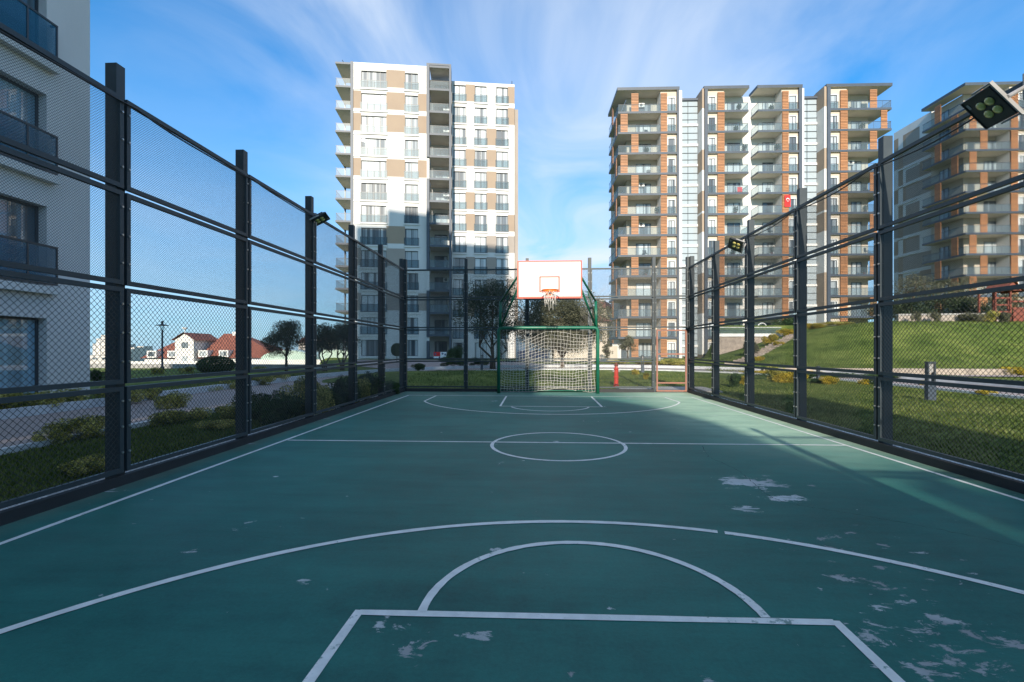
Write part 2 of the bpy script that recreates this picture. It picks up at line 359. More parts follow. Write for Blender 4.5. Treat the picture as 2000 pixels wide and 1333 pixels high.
def courtmat():
    m, t, b, out = _mat('court_acrylic')
    tcn = t.nodes.new('ShaderNodeTexCoord')
    def noise(s, d=6, rg=0.6, st=None, dist=0):
        v = tcn.outputs['Object']
        if st:
            q = t.nodes.new('ShaderNodeMapping'); t.links.new(v, q.inputs[0]); q.inputs['Scale'].default_value = st; v = q.outputs[0]
        n = t.nodes.new('ShaderNodeTexNoise'); n.inputs['Scale'].default_value = s; n.inputs['Detail'].default_value = d; n.inputs['Roughness'].default_value = rg; n.inputs['Distortion'].default_value = dist
        t.links.new(v, n.inputs['Vector']); return n.outputs[0]
    def mth(op, a, c, cl=False):
        q = t.nodes.new('ShaderNodeMath'); q.operation = op; q.use_clamp = cl
        for i, x in enumerate((a, c)):
            if isinstance(x, (int, float)): q.inputs[i].default_value = x
            else: t.links.new(x, q.inputs[i])
        return q.outputs[0]
    big = noise(0.45, 5, 0.6); fine = noise(7, 8, 0.75); streak = noise(2.2, 6, 0.7, (0.25, 1.5, 1))
    r = t.nodes.new('ShaderNodeValToRGB'); e = r.color_ramp.elements
    e[0].position = 0.30; e[0].color = (0.006,0.068,0.064,1); e[1].position = 0.70; e[1].color = (0.028,0.195,0.165,1)
    mixn = mth('ADD', mth('MULTIPLY', mth('SUBTRACT', mth('ADD', mth('MULTIPLY', big, 0.4), mth('ADD', mth('ADD', mth('MULTIPLY', fine, 0.2), mth('MULTIPLY', noise(45, 4, 0.7), 0.15)), mth('MULTIPLY', streak, 0.25))), 0.5), 1.55), 0.5)
    t.links.new(mixn, r.inputs[0])
    b.inputs['Specular IOR Level'].default_value = 0.22
    wear = t.nodes.new('ShaderNodeAttribute'); wear.attribute_name = 'wear'
    # flaked-off paint: a noise edge pushed through where the wear is strong
    fl = noise(6.5, 10, 0.72, (0.7, 1.3, 1), 0.5)
    s = mth('ADD', mth('ADD', mth('MULTIPLY', mth('SUBTRACT', fl, 0.5), 2.2), 0.5), mth('MULTIPLY', wear.outputs['Fac'], 1.18))
    mr = t.nodes.new('ShaderNodeMapRange'); t.links.new(s, mr.inputs[0]); mr.inputs[1].default_value = 0.98; mr.inputs[2].default_value = 1.07
    # tiny chips everywhere
    ch = noise(5.5, 4, 0.55); mr2 = t.nodes.new('ShaderNodeMapRange'); t.links.new(ch, mr2.inputs[0]); mr2.inputs[1].default_value = 0.715; mr2.inputs[2].default_value = 0.74
    mk_ = mth('MAXIMUM', mr.outputs[0], mth('MULTIPLY', mr2.outputs[0], 0.7), True)
    r2 = t.nodes.new('ShaderNodeValToRGB'); r2.color_ramp.elements[0].position = 0.4; r2.color_ramp.elements[1].position = 0.6
    r2.color_ramp.elements[0].color = (0.25,0.27,0.275,1); r2.color_ramp.elements[1].color = (0.52,0.57,0.58,1)
    t.links.new(noise(1.1, 3), r2.inputs[0])
    dust = t.nodes.new('ShaderNodeAttribute'); dust.attribute_name = 'dust'  # dust, plus the sunlit strip's brightness put into the colour
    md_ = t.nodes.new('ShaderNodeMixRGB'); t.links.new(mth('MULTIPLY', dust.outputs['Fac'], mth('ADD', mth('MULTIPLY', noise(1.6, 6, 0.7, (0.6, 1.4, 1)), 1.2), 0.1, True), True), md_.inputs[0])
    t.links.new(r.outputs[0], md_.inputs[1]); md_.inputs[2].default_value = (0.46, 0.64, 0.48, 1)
    # brown grime gathers along the foot of the fences
    grime = t.nodes.new('ShaderNodeAttribute'); grime.attribute_name = 'grime'
    g2 = mth('MULTIPLY', grime.outputs['Fac'], mth('ADD', mth('MULTIPLY', noise(3, 6, 0.7), 1.6), -0.3, True), True)
    mg = t.nodes.new('ShaderNodeMixRGB'); t.links.new(g2, mg.inputs[0]); t.links.new(md_.outputs[0], mg.inputs[1]); mg.inputs[2].default_value = (0.25,0.225,0.17,1)
    mx = t.nodes.new('ShaderNodeMixRGB'); t.links.new(mk_, mx.inputs[0]); t.links.new(mg.outputs[0], mx.inputs[1]); t.links.new(r2.outputs[0], mx.inputs[2])
    t.links.new(mx.outputs[0], b.inputs['Base Color'])
    rr = t.nodes.new('ShaderNodeMapRange'); t.links.new(fine, rr.inputs[0]); rr.inputs[3].default_value = 0.46; rr.inputs[4].default_value = 0.70
    t.links.new(rr.outputs[0], b.inputs['Roughness'])
    bp = t.nodes.new('ShaderNodeBump'); bp.inputs['Strength'].default_value = 0.25; bp.inputs['Distance'].default_value = 0.003
    t.links.new(noise(120, 3), bp.inputs['Height']); t.links.new(bp.outputs[0], b.inputs['Normal'])
    return m
M['court'] = courtmat()
def chipped(name, c1, c2, *a, **k):
    m = pm(name, c1, c2, *a, **k); t = m.node_tree; b = next(n for n in t.nodes if n.type == 'BSDF_PRINCIPLED')
    src = b.inputs['Base Color'].links[0].from_socket
    tcn = t.nodes.new('ShaderNodeTexCoord'); n = t.nodes.new('ShaderNodeTexNoise'); n.inputs['Scale'].default_value = 16; n.inputs['Detail'].default_value = 8; n.inputs['Roughness'].default_value = 0.7
    n2 = t.nodes.new('ShaderNodeTexNoise'); n2.inputs['Scale'].default_value = 1.3; t.links.new(tcn.outputs['Object'], n2.inputs['Vector'])
    t.links.new(tcn.outputs['Object'], n.inputs['Vector']); ad = t.nodes.new('ShaderNodeMath'); ad.operation = 'MULTIPLY_ADD'; t.links.new(n2.outputs[0], ad.inputs[0]); ad.inputs[1].default_value = 0.45; t.links.new(n.outputs[0], ad.inputs[2])
    mr = t.nodes.new('ShaderNodeMapRange'); t.links.new(ad.outputs[0], mr.inputs[0]); mr.inputs[1].default_value = 0.84; mr.inputs[2].default_value = 0.92; mr.inputs[4].default_value = 0.8
    mx = t.nodes.new('ShaderNodeMixRGB'); t.links.new(mr.outputs[0], mx.inputs[0]); t.links.new(src, mx.inputs[1]); mx.inputs[2].default_value = (0.03,0.16,0.14,1)
    t.links.new(mx.outputs[0], b.inputs['Base Color']); return m
M['line'] = chipped('line_paint', (0.80,0.82,0.80), (0.62,0.65,0.64), 9, 0.55, detail=8, bump=0.15, bscale=90)
M['crack'] = pm('crack_dark', (0.008,0.035,0.035), (0.02,0.06,0.055), 20, 0.9)

def rooftile():
    m, t, b, out = _mat('roof_tiles')
    tcn = t.nodes.new('ShaderNodeTexCoord')
    wv = t.nodes.new('ShaderNodeTexWave'); wv.bands_direction = 'X'; wv.inputs['Scale'].default_value = 1.6; wv.inputs['Distortion'].default_value = 0.3
    n = t.nodes.new('ShaderNodeTexNoise'); n.inputs['Scale'].default_value = 3; n.inputs['Detail'].default_value = 6
    t.links.new(tcn.outputs['Object'], wv.inputs['Vector']); t.links.new(tcn.outputs['Object'], n.inputs['Vector'])
    r = t.nodes.new('ShaderNodeValToRGB'); r.color_ramp.elements[0].color = (0.15,0.05,0.035,1); r.color_ramp.elements[1].color = (0.31,0.11,0.07,1)
    r.color_ramp.elements[0].position = 0.3; r.color_ramp.elements[1].position = 0.7
    t.links.new(n.outputs[0], r.inputs[0]); t.links.new(r.outputs[0], b.inputs['Base Color']); b.inputs['Roughness'].default_value = 0.85
    bp = t.nodes.new('ShaderNodeBump'); bp.inputs['Strength'].default_value = 0.7; bp.inputs['Distance'].default_value = 0.08
    t.links.new(wv.outputs[0], bp.inputs['Height']); t.links.new(bp.outputs[0], b.inputs['Normal'])
    return m
M['tile'] = rooftile()
# ------------------------------------------------------------------ terrain
def c2(X, Y):          # world -> camera-frame (xc, D)
    return X*CA+Y*SA, -X*SA+Y*CA
def hill(xc, D):
    z = -0.03
    # grassy bank rising to the right
    z += 3.75*sst((D-27)/13.5)*sst((xc-15)/18.0) if D < 46 else 0
    if D >= 46:
        z += 3.75*sst((xc/D-0.43)/0.02) if D > 46 else 0
    # the land falls away behind the terrace on the left
    if xc < 0 and D > 33:
        z -= 7.0*sst((D-34)/10)*sst((-xc/D-0.41)/0.03)
    z += 0.22*sst((D-17)/4)*(1-sst((D-24)/5))*sst((xc+9)/3)*(1-sst((xc-0.5)/3))
    if D > 110: z -= 10*sst((D-110)/60)
    return z
def axis(a):
    o = []
    for s, e, st in a:
        x = s
        while x < e-1e-6: o.append(x); x += st
    o.append(a[-1][1]); return o
xs = axis([(-900,-120,60),(-120,-60,10),(-60,-34,2),(-34,40,1.0),(40,70,3),(70,160,10),(160,900,60)])
ds = axis([(-300,-40,40),(-40,0,8),(0,16,2),(16,60,0.75),(60,110,5),(110,200,10),(200,1200,100),(1200,3600,400)])
mb = MB()
for D in ds:
    for x in xs:
        mb.v.append(tuple(cw(x, D, hill(x, D))))
nx = len(xs)
for j in range(len(ds)-1):
    for i in range(nx-1):
        a = j*nx+i; mb.f.append((a, a+1, a+nx+1, a+nx)); mb.m.append(0)
struct(mk('ground', mb, M['grass'], smooth=True), 'lawn and sloping grassy ground around the court')
def gz(p): return hill(*c2(p[0], p[1]))

# ------------------------------------------------------------------ court surface and its paint
XL, XR, YN, YF = -4.30, 4.86, -1.62, 14.85
marks = [  # px, py, radius x (m), radius y (m), strength : spots where the paint has flaked
 (1465,942,.24,.16,.62),(1490,955,.10,.10,.5),(1525,972,.20,.07,.58),(1452,994,.17,.07,.55),(1610,1050,.10,.16,.34),(1640,1073,.14,.05,.42),
 (1655,1130,.13,.05,.55),(1720,1140,.20,.07,.36),(1465,942,.28,.16,.66),(1535,975,.17,.06,.66),(1580,1068,.12,.05,.3),(1700,1245,.22,.12,.42),(1790,1235,.25,.14,.36),(1860,1300,.25,.10,.42),
 (1780,1305,.10,.12,.38),(1900,1240,.3,.2,.34),(1960,1280,.2,.2,.36),(1850,1150,.4,.25,.16),(1500,950,.5,.3,.12),(1750,1230,.5,.3,.16),
 (800,1225,.09,.04,.5),(845,1240,.07,.02,.45),(880,1248,.06,.03,.45),(810,1280,.10,.03,.40),(830,1260,.25,.10,.18),(1115,1315,.03,.03,.5),(1390,1330,.05,.03,.5),
 (210,958,.18,.05,.50),(180,965,.2,.04,.3),(480,868,.16,.07,.5),(495,862,.2,.06,.3),(630,818,.2,.08,.5),(600,826,.16,.06,.4),(690,797,.25,.06,.35),(590,1135,.05,.05,.45),
 (430,1030,.3,.1,.12),(958,784,.35,.12,.42),(1160,800,.5,.2,.22),(1250,822,.4,.2,.24),(1320,880,.4,.2,.18),(1180,795,.2,.08,.35),(1420,803,.5,.2,.28),(1410,812,.3,.1,.3),
 (1050,1000,.03,.03,.4),(340,1100,.05,.03,.35),(1290,775,.3,.1,.35),(700,1010,.2,.1,.15)]
mk_w = [(gr(px, py), rx, ry, s) for px, py, rx, ry, s in marks]
rw2 = random.Random(5)
for cx_, cy_, sx_, sy_, n_ in ((1820,1220,140,75,80),(1600,1100,90,60,20),(1490,958,60,22,16),(830,1250,60,35,26),(1730,1140,70,30,14),(1250,830,120,30,24),(640,822,120,20,14),(300,930,140,60,12),(1000,980,600,100,26),(1000,1220,500,90,14),(1380,800,90,16,18)):
    for _ in range(n_):
        q_ = gr(rw2.gauss(cx_, sx_), max(778, rw2.gauss(cy_, sy_))); r__ = rw2.uniform(.008, .030)*(1+0.10*q_.y)
        mk_w.append((q_, r__*rw2.uniform(1, 2.4), r__, rw2.uniform(.25, .50)))
NXw, NYw = 300, 530; W_ = [0.0]*((NXw+1)*(NYw+1)); dxw, dyw = (XR-XL)/NXw, (YF-YN)/NYw
for p, rx, ry, s in mk_w:
    for j in range(max(0, int((p.y-3*ry-YN)/dyw)), min(NYw, int((p.y+3*ry-YN)/dyw)+1)+1):
        for i in range(max(0, int((p.x-3*rx-XL)/dxw)), min(NXw, int((p.x+3*rx-XL)/dxw)+1)+1):
            q = ((XL+dxw*i-p.x)/rx)**2+((YN+dyw*j-p.y)/ry)**2
            if q < 9:
                v = s*math.exp(-q*0.5); k = j*(NXw+1)+i
                if v > W_[k]: W_[k] = v
mb = MB(); NXc, NYc = 300, 530; wear = []; grime = []; dust_light_vals = []
for j in range(NYc+1):
    for i in range(NXc+1):
        x = XL+(XR-XL)*i/NXc; y = YN+(YF-YN)*j/NYc
        mb.v.append((x, y, 0)); wear.append(W_[j*(NXc+1)+i])
        dust_light_vals.append(0.03+0.92*sst((x-2.0)/2.0)*sst((y-4.5)/4)+0.12*sst((y-11)/3)+0.04*sst((y-2)/6)-0.10*(1-sst((y-0.8)/2.5)))  # dust, with the sunlit right strip and darker near end painted in
        e = min(x-XL, XR-x, YF-y); grime.append(max(0.0, 1-e/0.42)**1.3)
for j in range(NYc):
    for i in range(NXc):
        a = j*(NXc+1)+i; mb.f.append((a, a+1, a+NXc+2, a+NXc+1)); mb.m.append(0)
co = mk('court_surface', mb, M['court'])
for nm, arr in (('wear', wear), ('grime', grime), ('dust', [max(0.0, q) for q in dust_light_vals])):
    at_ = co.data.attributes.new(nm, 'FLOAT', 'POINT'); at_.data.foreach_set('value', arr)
struct(co, 'worn green painted sports court')

def ribbon(pts, width, z=0.004, closed=False, jit=0.0):
    pts = [Vector((p[0], p[1], 0)) for p in pts]; mb = MB(); n = len(pts); Ls = []; Rs = []
    for i, p in enumerate(pts):
        a = pts[(i-1) % n] if (closed or i > 0) else p; b = pts[(i+1) % n] if (closed or i < n-1) else p
        t1 = (p-a).normalized() if (p-a).length > 1e-9 else (b-p).normalized()
        t2 = (b-p).normalized() if (b-p).length > 1e-9 else t1
        t = (t1+t2).normalized(); nrm = Vector((-t.y, t.x, 0)); k = 1/max(0.4, nrm.dot(Vector((-t1.y, t1.x, 0))))
        wd = width/2*k*(1+rnd.uniform(-jit, jit))
        Ls.append(p+nrm*wd); Rs.append(p-nrm*wd)
    for i in range(n if closed else n-1):
        j = (i+1) % n
        mb.quad((Ls[i].x, Ls[i].y, z), (Rs[i].x, Rs[i].y, z), (Rs[j].x, Rs[j].y, z), (Ls[j].x, Ls[j].y, z))
    return mb
def mark(pts, w=0.05, z=0.004, closed=False, lab=None):
    z = z*0.5
    d = []
    for a, b in zip(pts[:-1], pts[1:]):
        k = max(1, int((Vector(b[:2])-Vector(a[:2])).length/0.25))
        d += [seg(Vector(a), Vector(b), i/k) for i in range(k)]
    d.append(Vector(pts[-1])); 
    if closed: d = d[:-1]
    return struct(mk('court_marking', ribbon(d, w, z, closed, 0.09), M['line']), lab)
def circ3(a, b, c):
    ax, ay, bx, by, cx, cy = a.x, a.y, b.x, b.y, c.x, c.y
    d = 2*(ax*(by-cy)+bx*(cy-ay)+cx*(ay-by))
    ux = ((ax*ax+ay*ay)*(by-cy)+(bx*bx+by*by)*(cy-ay)+(cx*cx+cy*cy)*(ay-by))/d
    uy = ((ax*ax+ay*ay)*(cx-bx)+(bx*bx+by*by)*(ax-cx)+(cx*cx+cy*cy)*(bx-ax))/d
    return ux, uy, math.hypot(ax-ux, ay-uy)
def arc3(a, b, c, n=60, t0=0.0, t1=1.0):
    ux, uy, r = circ3(a, b, c)
    q0 = math.atan2(a.y-uy, a.x-ux); q1 = math.atan2(b.y-uy, b.x-ux); q2 = math.atan2(c.y-uy, c.x-ux)
    def norm(q, s):
        while q > s: q -= 2*math.pi
        while q <= s-2*math.pi: q += 2*math.pi
        return q
    e = norm(q2, q0)
    if norm(q1, q0) < e: e += 2*math.pi       # b must lie between
    return [Vector((ux+r*math.cos(q0+(e-q0)*(t0+(t1-t0)*i/n)), uy+r*math.sin(q0+(e-q0)*(t0+(t1-t0)*i/n)), 0)) for i in range(n+1)]
FLc, FRc = gr(798, 772.5), gr(1351, 776.3)
pL = gr(0, 1063); pR = gr(2000, 978.5)
extL = FLc+(pL-FLc)*((FLc.y-0.2)/(FLc.y-pL.y)); extR = FRc+(pR-FRc)*((FRc.y-0.2)/(FRc.y-pR.y))
mark([extL, FLc], lab='left side line'); mark([extR, FRc], lab='right side line'); mark([FLc, FRc], z=0.0065, lab='far base line')
mark([gr(562, 860.4), gr(1656, 870.5)], z=0.0065, lab='halfway line')
cc = (gr(963.5+3, 869.5)+gr(1216-3, 869.5))/2
mark([cc+Vector((0.95*math.cos(q*math.pi/36), 0.95*math.sin(q*math.pi/36), 0)) for q in range(73)], 0.05, 0.008, closed=True, lab='centre circle')
a, b_, c = gr(829, 784), gr(1078, 810), gr(1327, 786)
mark([gr(852, 773.5)]+arc3(a, b_, c)+[gr(1298.6, 777)], 0.05, 0.008, lab='far wide arc')
mark([gr(989, 774.5), gr(977, 794)], 0.05, 0.008); mark([gr(977, 794), gr(1176, 795.5)], 0.05, 0.0095, lab='front line of the far goal box'); mark([gr(1155, 775.5), gr(1176, 795.5)], 0.05, 0.008)
mark(arc3(gr(999, 795), gr(1075, 803.5), gr(1150, 796), 30), 0.045, 0.0065, lab='far small arc')
A, B, C3 = gr(0, 1235.6), gr(1050, 1020), gr(2000, 1159)
tt = 0.737
mark(arc3(A, B, C3, 60, -0.03, tt), 0.055, 0.008, lab='near wide arc'); mark(arc3(A, B, C3, 30, tt+0.008, 1.12), 0.055, 0.008, lab='near wide arc beyond the break')
mark([gr(701, 1197), gr(1632, 1217)], 0.05, 0.0065, lab='front line of the near goal box')
q0, q1 = gr(703, 1193), gr(603, 1333); mark([q0, q0+(q1-q0)*((q0.y-0.2)/(q0.y-q1.y))], 0.05, 0.008)
q0, q1 = gr(1630, 1214), gr(1755, 1333); mark([q0, q0+(q1-q0)*((q0.y-0.2)/(q0.y-q1.y))], 0.05, 0.008)
mark(arc3(gr(824, 1196), gr(1125, 1061), gr(1496, 1208), 60), 0.05, 0.0095, lab='near small semicircle')
mark([extL, extR], 0.05, 0.0065)
# crack
cp = [gr(x, y) for x, y in ((1372,872),(1384,893),(1412,905),(1440,918),(1462,935),(1475,948),(1492,962),(1508,972),(1528,980),(1560,987),(1600,994),(1650,1001),(1700,1010),(1780,1024),(1860,1040),(1940,1056),(2010,1071))]
d = []
for p, q in zip(cp[:-1], cp[1:]):
    for i in range(7): d.append(seg(p, q, i/7)+Vector((rnd.uniform(-.012,.012), rnd.uniform(-.012,.012), 0)))
struct(mk('court_crack', ribbon(d, 0.0048, 0.0012, jit=0.7), M['crack']), 'long crack running across the court surface')

# ------------------------------------------------------------------ paths, kerbs, gravel
def spline(P, n=8):
    P = [Vector((*p, 0)) for p in P]; o = []
    for i in range(len(P)-1):
        p0 = P[max(0, i-1)]; p1 = P[i]; p2 = P[i+1]; p3 = P[min(len(P)-1, i+2)]
        for k in range(n):
            t = k/n
            o.append(0.5*((2*p1)+(p2-p0)*t+(2*p0-5*p1+4*p2-p3)*t*t+(-p0+3*p1-3*p2+p3)*t**3))
    o.append(P[-1]); return o
def strip(name, L_, R__, mat, z=0.0, label=None, zf=None):
    mb = MB()
    for i in range(len(L_)-1):
        zs = [(zf(p)+z if zf else z) for p in (L_[i], R__[i], R__[i+1], L_[i+1])]
        mb.quad((L_[i].x, L_[i].y, zs[0]), (R__[i].x, R__[i].y, zs[1]), (R__[i+1].x, R__[i+1].y, zs[2]), (L_[i+1].x, L_[i+1].y, zs[3]))
    return struct(mk(name, mb, mat), label)
def offs(P, d):
    o = []
    for i, p in enumerate(P):
        t = (P[min(i+1, len(P)-1)]-P[max(i-1, 0)]).normalized(); o.append(p+Vector((-t.y, t.x, 0))*d)
    return o
def kerb(P, h=0.12, w=0.12, label=None, z0=-0.1, zf=None, mat='kerb', name='kerb'):
    mb = MB(); A = offs(P, w/2); B = offs(P, -w/2)
    for i in range(len(P)-1):
        za = (zf(P[i]) if zf else 0); zb = (zf(P[i+1]) if zf else 0)
        a0, a1, b0, b1 = A[i], A[i+1], B[i], B[i+1]
        mb.quad((a0.x,a0.y,za+h),(b0.x,b0.y,za+h),(b1.x,b1.y,zb+h),(a1.x,a1.y,zb+h))
        mb.quad((a0.x,a0.y,za+z0),(a0.x,a0.y,za+h),(a1.x,a1.y,zb+h),(a1.x,a1.y,zb+z0))
        mb.quad((b0.x,b0.y,za+h),(b0.x,b0.y,za+z0),(b1.x,b1.y,zb+z0),(b1.x,b1.y,zb+h))
    for i in (0, -1):
        a0, b0 = A[i], B[i]; za = zf(P[i]) if zf else 0
        mb.quad((a0.x,a0.y,za+z0),(b0.x,b0.y,za+z0),(b0.x,b0.y,za+h),(a0.x,a0.y,za+h))
    return struct(mk(name, mb, M[mat]), label)
pathc = spline([(-8.75,-12),(-8.75,0),(-8.75,10),(-8.75,18),(-7.6,25),(-3.5,30.5),(3,32.5),(9,31),(13.4,26.5),(15.2,20),(15.2,10),(15.2,0),(15.2,-12)], 10)
strip('path', offs(pathc, 1.55), offs(pathc, -1.55), M['paver'], 0.008, 'paved footpath looping round the court')
kerb(offs(pathc, 1.63), 0.19, 0.14, 'outer kerb of the footpath'); kerb(offs(pathc, -1.62), 0.05, 0.10, 'inner kerb of the footpath')
# paved forecourt before the pale tower
fp = [at(770, 30), at(880, 33), at(985, 36), at(1350, 37), at(1350, 41), at(1060, 41), at(960, 55), at(690, 57), at(700, 36)]
mb = MB(); mb.poly([(p.x, p.y, 0.003) for p in fp][::-1]); struct(mk('pavement', mb, M['paver']), 'paved forecourt of the white tower')
for nm, x0, x1 in (('gravel_strip', XL-0.42, XL-0.14), ('gravel_strip', 4.90, 5.2)):
    mb = MB(); n = 60
    for i in range(n):
        ya, yb = -1.5+16.3*i/n, -1.5+16.3*(i+1)/n; mb.quad((x0,ya,0.012),(x1,ya,0.012),(x1,yb,0.012),(x0,yb,0.012))
    struct(mk(nm, mb, M['gravel']), 'white gravel strip beside the fence')
mb = MB()
for side in (-1, 1):
    for i in range(2600):
        x = rnd.uniform(XL-0.42, XL-0.14) if side < 0 else rnd.uniform(4.92, 5.2)
        y = rnd.uniform(1.5, 14.7); r = rnd.uniform(0.010, 0.022); h = r*rnd.uniform(.6, 1.1); z = 0.012
        k = len(mb.v); q = rnd.uniform(0, 6.28)
        for j in range(4):
            mb.v.append((x+r*math.cos(q+j*1.571)*rnd.uniform(.7,1.2), y+r*math.sin(q+j*1.571)*rnd.uniform(.7,1.2), z))
        mb.v.append((x, y, z+h))
        for j in range(4): mb.f.append((k+j, k+(j+1) % 4, k+4)); mb.m.append(0)
M['pebble'] = pm('pebble', (0.70,0.70,0.69), (0.50,0.50,0.50), 5, 0.8, island=0.3)
stuff(mk('gravel', mb, M['pebble']), 'white pebbles along the foot of the fence', 'gravel')
mb = MB(); mb.box(2.9, 6.0, 14.95, 16.7, -0.08, 0.03); struct(mk('pavement', mb, M['conc']), 'concrete apron behind the gate')
# low terrace parapet on the left, before the land drops
P = [at(px, 33.5-0.004*(px-200)) for px in range(130, 680, 25)]
kerb([Vector((p.x, p.y, 0)) for p in P], 0.28, 0.3, 'low parapet at the edge of the left terrace', z0=-0.6, mat='conc')
# stone edging and flower bed at the foot of the bank
P = [cw(x, 25.8-0.11*(x-14)) for x in range(14, 30, 1)]
kerb([Vector((p.x, p.y, 0)) for p in P], 0.30, 0.35, 'low stone edging at the foot of the grass bank', mat='stone')
up = [Vector((p.x, p.y, 0)) for p in [cw(x, 24.0-0.14*(x-17)) for x in range(17, 40, 1)]]
strip('path', offs(up, 0.75), offs(up, -0.45), M['paver'], 0.012, 'upper footpath below the grass bank')

# ------------------------------------------------------------------ grass blades near the fences
mb = MB()
def tuft(x, y, z, h, n=4):
    for k in range(n):
        q = rnd.uniform(0, 6.283); l = h*rnd.uniform(.6, 1.15); wd = 0.006+0.05*h; ox, oy = rnd.uniform(-.03,.03), rnd.uniform(-.03,.03)
        lx, ly = math.cos(q)*l*.45, math.sin(q)*l*.45
        px_, py_ = -math.sin(q)*wd, math.cos(q)*wd
        mb.tri((x+ox-px_, y+oy-py_, z), (x+ox+px_, y+oy+py_, z), (x+ox+lx, y+oy+ly, z+l))
for i in range(16000):
    y = 1.5+13*rnd.random()**1.3; x = rnd.uniform(-7.0, XL-0.40); tuft(x, y, -0.03, 0.055, 3)
for i in range(7000):
    y = rnd.uniform(4, 26); x = rnd.uniform(-14.5, -10.45)
    tuft(x, y, -0.03, 0.075, 3)
for i in range(24000):
    y = 4.5+17*rnd.random()**1.1; x = rnd.uniform(5.22, 13.4); tuft(x, y, -0.03, 0.055, 3)
for i in range(7000):
    y = rnd.uniform(15.2, 27); x = rnd.uniform(-5.5, 9); p = Vector((x, y, 0))
    if not (2.9 < x < 6 and y < 16.8): tuft(x, y, gz(p), 0.08, 2)
for i in range(20000):
    D_ = 23+19*rnd.random(); xc_ = D_*rnd.uniform(.42, 1.16); p = cw(xc_, D_)
    if D_ > 26.8-0.11*(xc_-14)+.5: tuft(p.x, p.y, gz(p), rnd.uniform(.09, .17), 2)
stuff(mk('grass', mb, M['blade']), 'short grass blades on the lawns round the court', 'grass')

# ------------------------------------------------------------------ the fence
ROWS = [(0.13, 1.00), (1.03, 2.01), (2.04, 2.99), (3.02, 3.95)]
def wires(w, h, pitch, r, slope=1.0):
    """diamond mesh filling w x h in the XZ plane"""
    mb = MB(); y = 0.0
    for sgn in (1, -1):
        st = pitch*math.sqrt(2)
        n0 = -h/slope; n1 = w
        if sgn < 0: n0, n1 = 0, w+h/slope
        c = n0+st*0.5
        while c < n1:
            # line x = c + sgn*z/slope
            pts = []
            za, zb = 0.0, h
            if sgn > 0:
                za = max(za, (0-c)*slope); zb = min(zb, (w-c)*slope)
            else:
                za = max(za, (c-w)*slope); zb = min(zb, c*slope)
            if zb-za > 0.01:
                a = Vector((c+sgn*za/slope, y+0.001*sgn, za)); b = Vector((c+sgn*zb/slope, y+0.001*sgn, zb))
                t = (b-a).normalized(); u = Vector((t.z, 0, -t.x))*r; v = Vector((0, r, 0))
                k = len(mb.v)
                for e in (a, b):
                    for q in (u*0.9+v*-0.5, u*-0.9+v*-0.5, v*1.0): mb.v.append(tuple(e+q))
                for i in range(3):
                    j = (i+1) % 3; mb.f.append((k+i, k+j, k+3+j, k+3+i)); mb.m.append(0)
            c += st
    return mb
_pc = {}
M['metal2'] = M['metal']
def panel(parent, x0, x1, row, basis, mats='metal'):
    """one framed mesh panel; basis maps local x(along) to the fence"""
    z0, z1 = ROWS[row]; w = round(x1-x0, 2); h = round(z1-z0, 2); key = (w, h, row < 2, mats)
    if key not in _pc:
        wm = (wires(w-0.06, h-0.06, 0.042, 0.0026) if row < 2 or mats == 'metal2' else wires(w-0.06, h-0.06, 0.0185, 0.00145)).mesh('mesh_panel', M['wire'])
        if row < 2:
            pass
        fb = MB(); t = 0.045
        fb.box(0, w, -0.02, 0.02, -0.03, -0.03+t); fb.box(0, w, -0.02, 0.02, h-0.03-t, h-0.03)
        fb.box(0.0, t, -0.019, 0.019, -0.03+t, h-0.03-t); fb.box(w-t, w, -0.019, 0.019, -0.03+t, h-0.03-t)
        for q in range(3):
            for xx in (t*0.5, w-t*0.5):
                zz = h*(0.2+0.3*q); k = len(fb.m); fb.tube([(xx, -0.032, zz), (xx, 0.032, zz)], 0.011, 8)
                for u in range(k, len(fb.m)): fb.m[u] = 1
        fm = fb.mesh('panel_frame', [M[mats], M['bolt']])
        _pc[key] = (wm, fm)
    wm, fm = _pc[key]
    p = put('mesh_panel', wm, parent, basis(x0+0.03, z0+0.03))
    f = put('panel_frame', fm, p, (-0.03, 0, 0))
    return p
def fence(label, origin, rot, length, posts, skip=(), outward=1, mats='metal'):
    t = thing('court_fence', label, 'fence', origin, rot, 'mesh fences enclosing the court')
    b = lambda x, z: (x, 0, z)
    xs_ = posts
    for i in range(len(xs_)-1):
        for r in range(4):
            if (i, r) in skip: continue
            panel(t, xs_[i]+0.02, xs_[i+1]-0.02, r, b, mats)
    pmb = MB(); y0, y1 = (0.03, 0.15) if outward > 0 else (-0.15, -0.03)
    pmb.box(-0.05, 0.05, y0, y1, -0.1, 4.29)
    pmesh = pmb.mesh('post', M['metal'])
    for i, x in enumerate(xs_):
        put('post', pmesh, t, (x, 0, 0))
    return t
pY = [14.75-2.045*k for k in range(9)]            # post stations down both long sides
LX, RX = -4.20, 4.87
# left fence runs along +Y: local x -> world Y ; outward = local +y = world -X
lf = fence('long mesh fence on the left side of the court, dark posts topped by a floodlight', (LX, pY[-1], 0), math.pi/2, 0, [2.045*k for k in range(9)])
RSK = 0.0171
rf = fence('long mesh fence on the right side of the court, in front of the sloping lawn', (RX-RSK*16.36, pY[-1], 0), math.pi/2-RSK, 0, [2.045*k for k in range(9)], outward=-1)
fx = [0, 2.0, 3.98, 5.98, 8.0, RX-LX]
ff = fence('far end mesh fence behind the goal, with a rusty red gate', (LX, 14.78, 0), 0, 0, fx, skip=((4, 0), (4, 1)))
nf = fence('near end mesh fence behind the photographer', (LX, pY[-1]-0.03, 0), 0, 0, [0, 1.81, 3.63, 5.44, 7.26, RX-LX-RSK*16.36], outward=-1, mats='metal2')
